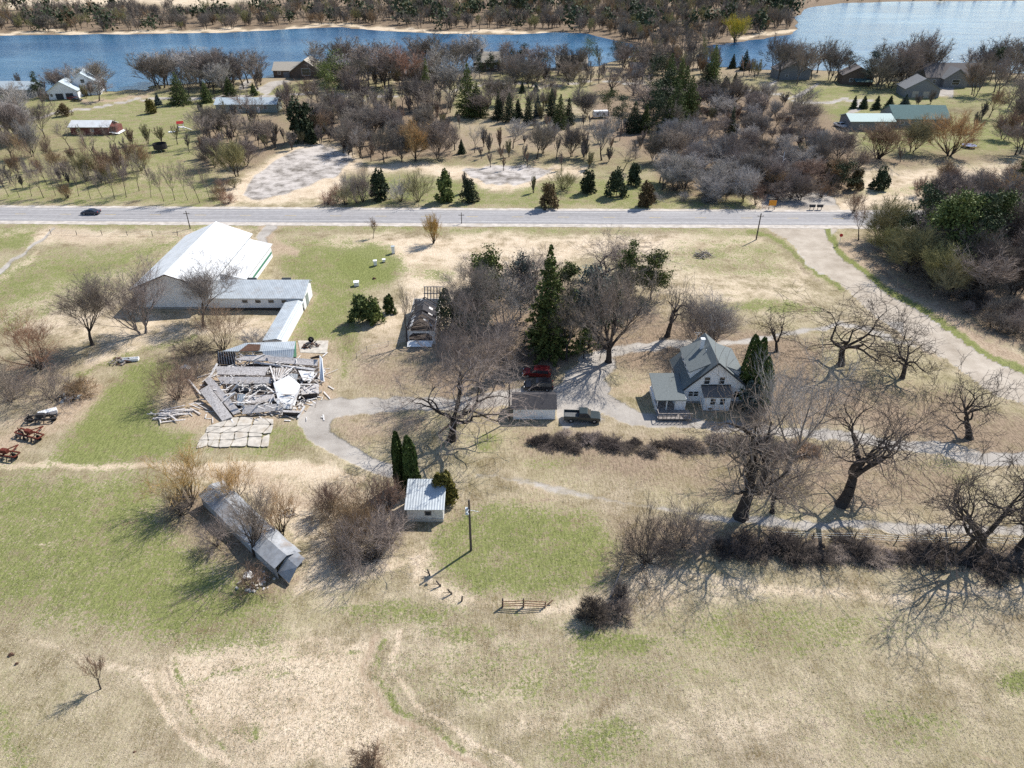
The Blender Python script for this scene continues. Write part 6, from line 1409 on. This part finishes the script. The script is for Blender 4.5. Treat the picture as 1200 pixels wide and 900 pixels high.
SUV = [(-2.35,.42,1),(-2.4,.75,1),(-2.32,1.05,1),(-2.12,1.68,.84),(-1.7,1.76,.82),(.1,1.74,.82),(.45,1.68,.84),(1.15,1.1,1),(1.28,1.05,1),(2.15,.95,.97),(2.4,.78,.92),(2.4,.42,.95)]
suv_side = [[(-2.05,1.12,.985),(-1.15,1.12,.985),(-1.15,1.60,.86),(-1.9,1.60,.86)],[(-1.08,1.12,.985),(-.1,1.12,.985),(-.1,1.60,.86),(-1.08,1.60,.86)],[(-.03,1.12,.985),(1.0,1.12,.985),(.42,1.60,.86),(-.03,1.60,.86)]]
suv_scr = {'windshield':(1.12,1.13,.9,.50,1.64,.8),'rear_window':(-2.28,1.15,.9,-2.13,1.62,.8)}
SED = [(-2.3,.36,1),(-2.35,.7,.97),(-2.2,.98,.95),(-1.55,1.02,1),(-.85,1.42,.78),(.2,1.45,.78),(1.05,1.0,1),(2.0,.86,.95),(2.3,.66,.9),(2.3,.36,.93)]
sed_side = [[(-1.35,1.04,.98),(-.35,1.04,.98),(-.35,1.36,.84),(-.85,1.36,.84)],[(-.28,1.04,.98),(.85,1.04,.98),(.25,1.36,.84),(-.28,1.36,.84)]]
sed_scr = {'windshield':(1.0,1.03,.9,.28,1.40,.75),'rear_window':(-1.5,1.05,.9,-.9,1.38,.75)}
PIC = [(-.55,.45,1),(-.55,1.12,1),(-.5,1.82,.84),(.75,1.84,.83),(1.35,1.15,1),(2.55,1.05,.97),(2.8,.88,.95),(2.8,.45,.96)]
pic_side = [[(-.4,1.2,.985),(.25,1.2,.985),(.25,1.70,.87),(-.4,1.70,.87)],[(.32,1.2,.985),(1.15,1.2,.985),(.74,1.70,.87),(.32,1.70,.87)]]
pic_scr = {'windshield':(1.30,1.2,.9,.80,1.78,.79),'rear_window':(-.56,1.2,.85,-.52,1.72,.78)}
PI = math.pi
vehicle('black_suv','black SUV parked behind the small garage','car',631,455.5,PI-.03,4.8,1.95,SUV,1.05,'paint_black',[1.5,-1.4],.38,suv_side,suv_scr)
vehicle('red_suv','old red SUV parked under trees beside the black SUV','car',629,440.5,PI-.12,4.8,1.95,SUV,1.05,'paint_red',[1.5,-1.4],.38,suv_side,suv_scr)
vehicle('pickup_truck','dark green pickup truck with open grey bed right of the garage','pickup',682,492,-.06,5.7,2.0,PIC,1.12,'paint_green',[1.85,-1.75],.40,pic_side,pic_scr,bed=(-2.85,-.56,.80,1.2))
q = G(107,251); vehicle('car','dark blue car driving along the highway','car',107,251,PI-.015,4.7,1.85,SED,1.02,'paint_blue',[1.4,-1.4],.34,sed_side,sed_scr)
vehicle('car','white car at the low garage-fronted lake house','car',74,114.5,-1.2,4.7,1.85,SED,1.02,'paint_white',[1.4,-1.4],.34,sed_side,sed_scr)
vehicle('car','dark car parked by the gabled lake house','car',90,118.5,-.1,4.7,1.85,SED,1.02,'paint_black',[1.4,-1.4],.34,sed_side,sed_scr)
vehicle('car','maroon car behind the dark one at the gabled lake house','car',86,116.5,-.1,4.7,1.85,SED,1.02,'paint_red',[1.4,-1.4],.34,sed_side,sed_scr)
vehicle('pickup_truck','white pickup truck beside the pale mint roofed shed','pickup',984,149,-1.3,5.7,2.0,PIC,1.12,'paint_white',[1.85,-1.75],.40,pic_side,pic_scr,bed=(-2.85,-.56,.80,1.2))
# camper among the pines
q = G(704,138); o = empty('camper', (q.x, q.y, 0), .1, 'white camper trailer standing among pines at mid lawn', 'camper')
cm = MB(); pr = [(-3.2,.6),(-3.3,1.6),(-3.0,2.7),(2.6,2.75),(3.2,1.9),(3.0,.6)]; cm.v = [(x,-1.2,z) for x, z in pr]+[(x,1.2,z) for x, z in pr]; k = len(pr)
cm.f = [tuple(range(k)), tuple(range(2*k-1,k-1,-1))]+[(i,i+k,(i+1)%k+k,(i+1)%k) for i in range(k)]; cm.build('body', M['paint_white'], o)
for x in (-1.6, .9): window(o, x, -1.2, 1.75, .9, .6)
for s in (-1, 1): wheel(o, -.2, s*1.08, .36, .22, s)
MB().bar((3.0,0,.55),(4.2,0,.5),.12).build('drawbar', M['black_iron'], o)

# ------------------------------------------------------------------ poles, signs, fences, small things
def pole(px, py, top, r, label, arms=True, light=False, mat='pole_wood'):
    q = G(px, py); h = height_at(q.x, q.y, top); o = empty('utility_pole', (q.x, q.y, 0), 0, label, 'pole')
    MB().tube((0,0,-.3),(0,0,h),r,r*.7,10).build('post', M[mat], o)
    if arms:
        MB().bar((-.75,0,h-.7),(.75,0,h-.7),.10,.12).build('crossarm', M[mat], o)
        for x in (-.65, 0, .65): MB().tube((x,0,h-.62),(x,0,h-.42),.05,.03,6).build('insulator', M['chrome'], o)
    if light:
        a = MB().tube((0,0,h-1.4),(-.2,-.9,h-1.1),.035); a = a.build('lamp_arm', M['galv'], o)
        MB().tube((-.2,-.9,h-1.35),(-.2,-.9,h-1.08),.22,.10,10).build('lamp_head', M['galv'], o)
        MB().box(-.45,-.35,h-1.9,-.15,.1,h-1.2).build('transformer', M['galv'], o); MB().bar((.1,0,h-1.6),(1.1,-.1,h-1.75),.05).build('service_cable', M['galv'], o)
    return o
pole(552,645,586,.17,'dark utility pole with small lamp standing on the shed lawn',False,True)
pole(597,493,449,.15,'weathered pole rising beside the small garage',False)
pole(223,268,247,.14,'utility pole on the verge behind the metal barn')
pole(541,262,249,.12,'utility pole at the highway near the golden willow')
pole(886,281,250,.17,'tall utility pole at the gravel road turn-off',True)
pole(1196,250,222,.15,'utility pole at the right edge by the highway')
q = G(913,208); o = empty('dead_tree', (q.x, q.y, 0), 0, 'bleached white dead tree standing in front of the scrub wood', 'tree')
hh = height_at(q.x, q.y, 178); tb = MB(); tb.tube((0,0,0),(.2,0,hh*.6),.28,.2,7).tube((.2,0,hh*.6),(.1,0,hh),.2,.06,7); tb.build('trunk', M['white_paint'], o)
tb = MB()
for i in range(5): z = hh*(.3+.12*i); a = i*2.3; tb.tube((.15,0,z),(.15+1.3*math.cos(a),1.3*math.sin(a),z+.7),.07,.03,5)
tb.build('crown', M['white_paint'], o)
# stop sign (seen from behind/side), orange sign, mailboxes
q = G(983,287); o = empty('stop_sign', (q.x, q.y, 0), -.5, 'small red octagonal sign on a post at the gravel road mouth', 'sign')
MB().tube((0,0,0),(0,0,2.6),.05,None,6).build('post', M['galv'], o)
oc = MB(); pts = [(math.cos(math.pi/8+k*math.pi/4)*.42, math.sin(math.pi/8+k*math.pi/4)*.42) for k in range(8)]
oc.v = [(x,-.08,2.45+z) for x, z in pts]+[(x,-.055,2.45+z) for x, z in pts]; oc.f = [tuple(range(8)), tuple(range(15,7,-1))]+[(i,i+8,(i+1)%8+8,(i+1)%8) for i in range(8)]; oc.build('sign_face', M['sign_red'], o)
q = G(904,246); o = empty('orange_sign', (q.x, q.y, 0), 0, 'orange board sign on two legs beside the highway', 'sign')
MB().box(-1.0,-.04,1.2,1.0,.04,2.6).build('board', M['orange'], o)
for x in (-.8, .8): MB().box(x-.06,.045,0,x+.06,.13,2.6).build('leg', M['dark_wood'], o)
for i, (px, lb) in enumerate(((951,'left one of the two dark roadside boxes on posts'),(960,'right one of the two dark roadside boxes on posts'))):
    q = G(px, 246); o = empty('mailbox', (q.x, q.y, 0), 0, lb, 'mailbox', 'roadside boxes')
    m = MB().box(-.75,-.3,.8,.75,.3,1.3); nn = 6; m.build('box', M['trim'], o)
    lid = MB(); vs = [(math.cos(math.pi*k/nn)*.3, math.sin(math.pi*k/nn)*.22) for k in range(nn+1)]
    lid.v = [(-.75,y,1.302+z) for y, z in vs]+[(.75,y,1.302+z) for y, z in vs]; k = nn+1; lid.f = [tuple(range(k)), tuple(range(2*k-1,k-1,-1))]+[(i,i+1,i+1+k,i+k) for i in range(nn)]; lid.build('lid', M['black_iron'], o)
    for x in (-.5, .5): MB().box(x-.06,-.06,0,x+.06,.06,.8).build('leg', M['dark_wood'], o)
def fence(name, label, pts, hgt, step, mat, wires=3, rails=False, seed=1, r=.06):
    rng = random.Random(seed); P_ = [G(*a) for a in pts]; o = empty(name, P_[0], 0, label, 'fence'); b0 = P_[0]
    w = MB(); last = None; cnt = 0
    for a, b in zip(P_[:-1], P_[1:]):
        n = max(1, round((b-a).length/step))
        for i in range(n+1 if b is P_[-1] else n):
            v = a.lerp(b, i/n)-b0; h = hgt*rng.uniform(.85, 1.12); t = Vector((v.x+rng.uniform(-.1, .1), v.y+rng.uniform(-.1, .1), h))
            MB().tube((v.x,v.y,-.1), t, r, r*.9, 6).build('post', M[mat], o)
            if last is not None:
                for k in range(wires):
                    f = (k+1)/(wires+.3); w.bar(last.lerp(Vector((last.x,last.y,0)), 1-f), t.lerp(Vector((t.x,t.y,0)), 1-f), .02 if not rails else .06, .02 if not rails else .16)
            last = t
    w.build('rail' if rails else 'wire', M['galv' if not rails else mat], o)
    return o
fence('wire_fence','wire fence with short posts across the pasture below the highway',[(60,275),(120,276),(238,277)],1.3,7,'pole_wood',3,False,2,.07)
fence('wire_fence','wire fence in the dead grass left of the ruined shed',[(418,420),(430,412),(455,405),(476,402)],1.2,3.4,'barnwood',2,False,3,.05)
fence('wire_fence','long wire fence running through the south hedgerow',[(905,630),(1000,634),(1100,637),(1215,640)],1.3,4.5,'dark_wood',3,False,4,.07)
fence('wire_fence','leaning post fence curving from the tool shed to the gate',[(503,676),(518,688),(527,697),(541,705)],1.1,3.2,'pole_wood',0,False,5,.08) if False else None
for i, (px, py, dx, dy, lb) in enumerate(((504,675,-.25,.1,'thick leaning post below the utility pole shadow'),(517,687,-.5,-.1,'leaning grey post, second from the thick one'),(530,696,-.45,-.2,'leaning grey post, third from the thick one'),(541,705,.1,.1,'stubby dark post left of the rail gate'))):
    q = G(px, py); tag(MB().tube((0,0,-.1),(dx,dy,1.0 if i != 3 else .8),.11,.09,7).tube((.02,0,.3),(dx*2-.2,dy*2,.62),.05,.03,5).build('fence_post', M['pole_wood'], None, q), lb, 'post')
# rail gate
q0, q1 = G(589,711), G(647,711); o = empty('rail_gate', q0, 0, 'weathered wooden rail gate at the south side of the shed lawn', 'gate'); Lg = (q1-q0).length
for x in (0, Lg*.42): MB().box(x-.09,-.09,-.1,x+.09,.09,1.35).build('post', M['dark_wood'], o)
MB().box(Lg*.86-.07,-.07,-.1,Lg*.86+.07,.07,.9).build('post', M['dark_wood'], o)
for z0, z1, z2 in ((.98,1.15,.92),(.62,.72,.52),(.28,.34,.18)):
    MB().bar((-.1,-.12,z0),(Lg*.43,-.12,z1),.05,.13).build('rail', M['rail_wood'], o); MB().bar((Lg*.43,-.125,z1),(Lg*.88,-.125,z2),.05,.13).build('rail', M['rail_wood'], o)
MB().bar((Lg*.9,.2,.05),(Lg*1.02,.5,.55),.12,.12).build('broken_rail', M['rail_wood'], o)
# fallen pole beside the round bushes
a, b = G(715,702), G(731,660); tag(MB().tube((0,0,.12),(b.x-a.x,b.y-a.y,.45),.12,.07,7).build('fallen_trunk', M['log'], None, a), 'grey fallen trunk lying above the low round bushes', 'log')
# brush pile in the paddock, junk heaps
def heap(name, label, px, py, n, rad, hgt, mats, ln, cat='pile', seed=1, th=.06):
    rng = random.Random(seed); q = G(px, py); bs = {m: MB() for m in mats}
    for i in range(n):
        a = rng.uniform(0, 6.28); r = rad*math.sqrt(rng.random()); z = hgt*(1-r/rad)*rng.uniform(.2, 1)+.06; d = Vector((math.cos(a*3.1), math.sin(a*3.1), rng.uniform(-.35, .35)))*rng.uniform(.4, 1)*ln/2; c = Vector((r*math.cos(a), r*math.sin(a)*.7, z+abs(d.z)))
        bs[rng.choice(mats)].bar(c-d, c+d, rng.uniform(.5, 1.5)*th)
    o = empty(name, q, 0, label, cat)
    for m, b in bs.items():
        if b.v: tag(b.build('sticks' if m in ('log','dark_wood','twig_pale') else 'scrap', M[m], o), kind='stuff')
    return o
heap('brush_pile','heap of cut branches lying in the paddock',824,300,70,2.0,1.0,['log','dark_wood','twig_pale'],2.4,seed=2)
heap('scrap_heap','dark heap of scrap iron above the white tank',80,467,46,1.9,.9,['black_iron','galv'],1.1,seed=3,th=.16)
heap('scrap_heap','rusty scrap beside the white trough above the ruined barn',140,424,34,1.7,.7,['rust','log'],1.2,seed=4,th=.14)
heap('scrap_heap','dark scrap pile on the slab behind the ruined barn',364,406,26,1.5,.7,['black_iron','rust'],1.3,seed=5,th=.14)
heap('brush_pile','dark tangle of fallen branches on the tan bank beside the willows',338,601,20,1.1,.4,['dark_wood','log'],1.4,seed=6)
heap('brush_pile','brown dead brush beside the left scrap heaps',92,453,50,2.2,.7,['log','dark_wood'],1.6,seed=7,th=.05)
heap('rubble_pile','pale rubble at the lower end of the long shed',298,682,40,2.4,.3,['stone','boards_white'],.5,seed=8,th=.16)
q = G(365,401); o = empty('tyre', q, 0, 'old black tyre standing on scrap behind the ruined barn', 'tyre'); wheel(o, 0, 0, .55, .35, 1); o.location.z = .02
# farm implements: frame, beam, discs and wheels
def implement(label, px, py, rz, L, paint, seed, n=5, disc=True):
    rng = random.Random(seed); q = G(px, py); o = empty('farm_implement', q, rz, label, 'farm machine')
    f = MB().bar((-L/2,-.5,.75),(L/2,-.5,.75),.18).bar((-L/2,.6,.75),(L/2,.6,.75),.18).bar((-L/2,-.5,.75),(-L/2,.6,.75),.16).bar((L/2,-.5,.75),(L/2,.6,.75),.16).bar((0,-.5,.76),(0,.6,.76),.16)
    f.build('frame', M[paint], o)
    MB().bar((-.6,.6,.72),(0,2.4,.5),.13).bar((.6,.6,.72),(0,2.4,.5),.13).build('drawbar', M[paint], o)
    for s in (-1, 1): wheel(o, s*(L/2-.5), .05, .48, .2, s)
    for k in range(n):
        x = -L/2+.4+k*(L-.8)/(n-1)
        if disc: MB().tube((x,-.75,.34),(x+.06,-.70,.34),.36,.30,12).build('disc', M['black_iron'], o)
        else: MB().bar((x,-.5,.7),(x,-.95,.1),.09).build('tine', M['black_iron'], o)
    MB().box(-.5,-.25,.85,.6,.35,1.45).bar((-L*.3,-.1,.85),(-L*.34,-.3,1.7),.1).bar((L*.3,-.1,.85),(L*.36,-.2,1.6),.1).build('hopper', M[paint], o)
    return o
implement('rusty red farm implement with black discs, upper one of two',36,513,-.35,4.6,'rust_red',1,6)
implement('rusty red farm implement at the very left edge',8,536,-.2,4.0,'rust_red',2,5,False)
implement('dark iron implement frame behind the red farm implement',50,494,.1,4.4,'black_iron',3,4,False)
q = G(57,486); o = empty('trough', q, .55, 'white rectangular tank lying below the dark scrap heap', 'trough'); MB().box(-1.3,-.5,.15,1.3,.5,.75).build('tank', M['white_paint'], o); MB().box(-1.2,-.4,0,-.9,.4,.148).box(.9,-.4,0,1.2,.4,.148).build('skid', M['dark_wood'], o)
q = G(152,423); o = empty('trough', q, .15, 'white trough lying beside the rusty scrap', 'trough'); MB().box(-1.6,-.4,.1,1.6,.4,.12).box(-1.6,-.4,.122,1.6,-.34,.55).box(-1.6,.34,.122,1.6,.4,.55).box(-1.6,-.338,.122,-1.54,.338,.55).box(1.54,-.338,.122,1.6,.338,.55).build('tank', M['white_paint'], o); MB().box(-1.2,-.3,0,-1,.3,.098).box(1,-.3,0,1.2,.3,.098).build('skid', M['dark_wood'], o)
for px, py, lb, w in ((217,432,'crumpled white sheet beside the brown bush',1.8),(292,676,'white scrap sheet lying in the brush below the long shed',1.1)):
    q = G(px, py); tag(MB().slab([(-w/2,-.4,.12),(0,-.5,.5),(w/2,-.35,.1),(w/2,.4,.2),(0,.5,.6),(-w/2,.45,.15)],.05).build('scrap_sheet', M['white_paint'], None, q), lb, 'sheet')
# yard ornaments and hives
def hive(px, py, w, h, label, roof='white_paint'):
    q = G(px, py); o = empty('garden_box', q, .2, label, 'garden box')
    MB().box(-w/2,-w/2,.12,w/2,w/2,h).build('body', M['white_paint'], o); MB().box(-w/2-.08,-w/2-.08,h+.003,w/2+.08,w/2+.08,h+.12).build('lid', M[roof], o)
    MB().box(-w/2,-w/2,0,-w/2+.12,w/2,.118).box(w/2-.12,-w/2,0,w/2,w/2,.118).build('foot', M['dark_wood'], o)
hive(461,297,.7,1.7,'tall white box on the green yard near the highway','galv'); hive(440,311,.7,1.1,'white box at the middle of the green yard'); hive(450,307,.6,.6,'smallest white box on the green yard'); hive(418,335,1.0,.9,'low wide white box at the lower edge of the green yard')
q = G(438,327); tag(MB().tube((0,0,0),(.1,.05,.35),.35,.2,7).tube((.3,.1,0),(.35,.1,.25),.25,.1,6).build('stump', M['rust'], None, q), 'small brown stump on the green yard', 'stump')
# trampolines, play set
def trampoline(px, py, r, label, net=True, mat='black_iron'):
    q = G(px, py); o = empty('trampoline', q, 0, label, 'trampoline'); n = 16
    MB().tube((0,0,.86),(0,0,.9),r,r,n).build('mat', M[mat], o)
    for k in range(4): a = k*math.pi/2+.4; MB().tube((r*.95*math.cos(a),r*.95*math.sin(a),0),(r*.95*math.cos(a),r*.95*math.sin(a),.85),.05,None,6).build('leg', M['galv'], o)
    if net:
        w = MB()
        for k in range(n): a0, a1 = 2*math.pi*k/n, 2*math.pi*(k+1)/n; w.slab([(r*math.cos(a0),r*math.sin(a0),.92),(r*math.cos(a1),r*math.sin(a1),.92),(r*math.cos(a1),r*math.sin(a1),2.6),(r*math.cos(a0),r*math.sin(a0),2.6)],.03)
        w.build('net', M['black_iron'], o)
trampoline(189,177,2.2,'black netted trampoline on the lawn left of the sage house')
trampoline(1135,173,2.3,'blue trampoline on the lawn right of the orange willow',False,'tarp_blue')
q = G(213,153); o = empty('play_set', q, .3, 'red and white play set on the lawn below the large spruce', 'play set')
MB().box(-1.0,-.8,1.2,1.0,.8,1.32).build('deck', M['white_paint'], o); MB().slab([(-1.2,-.9,2.6),(1.2,-.9,2.6),(1.2,0,3.4),(-1.2,0,3.4)],.06).slab([(-1.2,.003,3.4),(1.2,.003,3.4),(1.2,.9,2.6),(-1.2,.9,2.6)],.06).build('roof', M['sign_red'], o)
for x in (-.9, .9):
    for y in (-.7, .7): MB().box(x-.07,y-.07,0,x+.07,y+.07,2.6).build('post', M['white_paint'], o)
MB().slab([(1.0,-.4,1.25),(3.4,-.4,.15),(3.4,.4,.15),(1.0,.4,1.25)],.08).build('slide', M['paint_white'], o)
MB().slab([(-4.5,-2.5,.3),(-2.2,-2.8,.35),(-2.0,-1.2,.3),(-4.2,-1.0,.35)],.25).build('sand_box', M['white_paint'], o)
# field litter
for i, (px, py, s_, lb) in enumerate(((12,768,.5,'brown lump of wood in the south field, larger one'),(19,778,.32,'brown lump of wood in the south field, smaller one'),(157,882,.28,'dark clod near the bottom edge of the field'))):
    q = G(px, py); tag(MB().tube((0,0,0),(s_*.4,s_*.2,s_*.5),s_*.5,s_*.25,7).tube((s_*.3,0,.02),(s_*.9,.1,s_*.2),s_*.22,s_*.1,6).build('wood_lump', M['rust'], None, q), lb, 'wood lump')
random.seed(31)
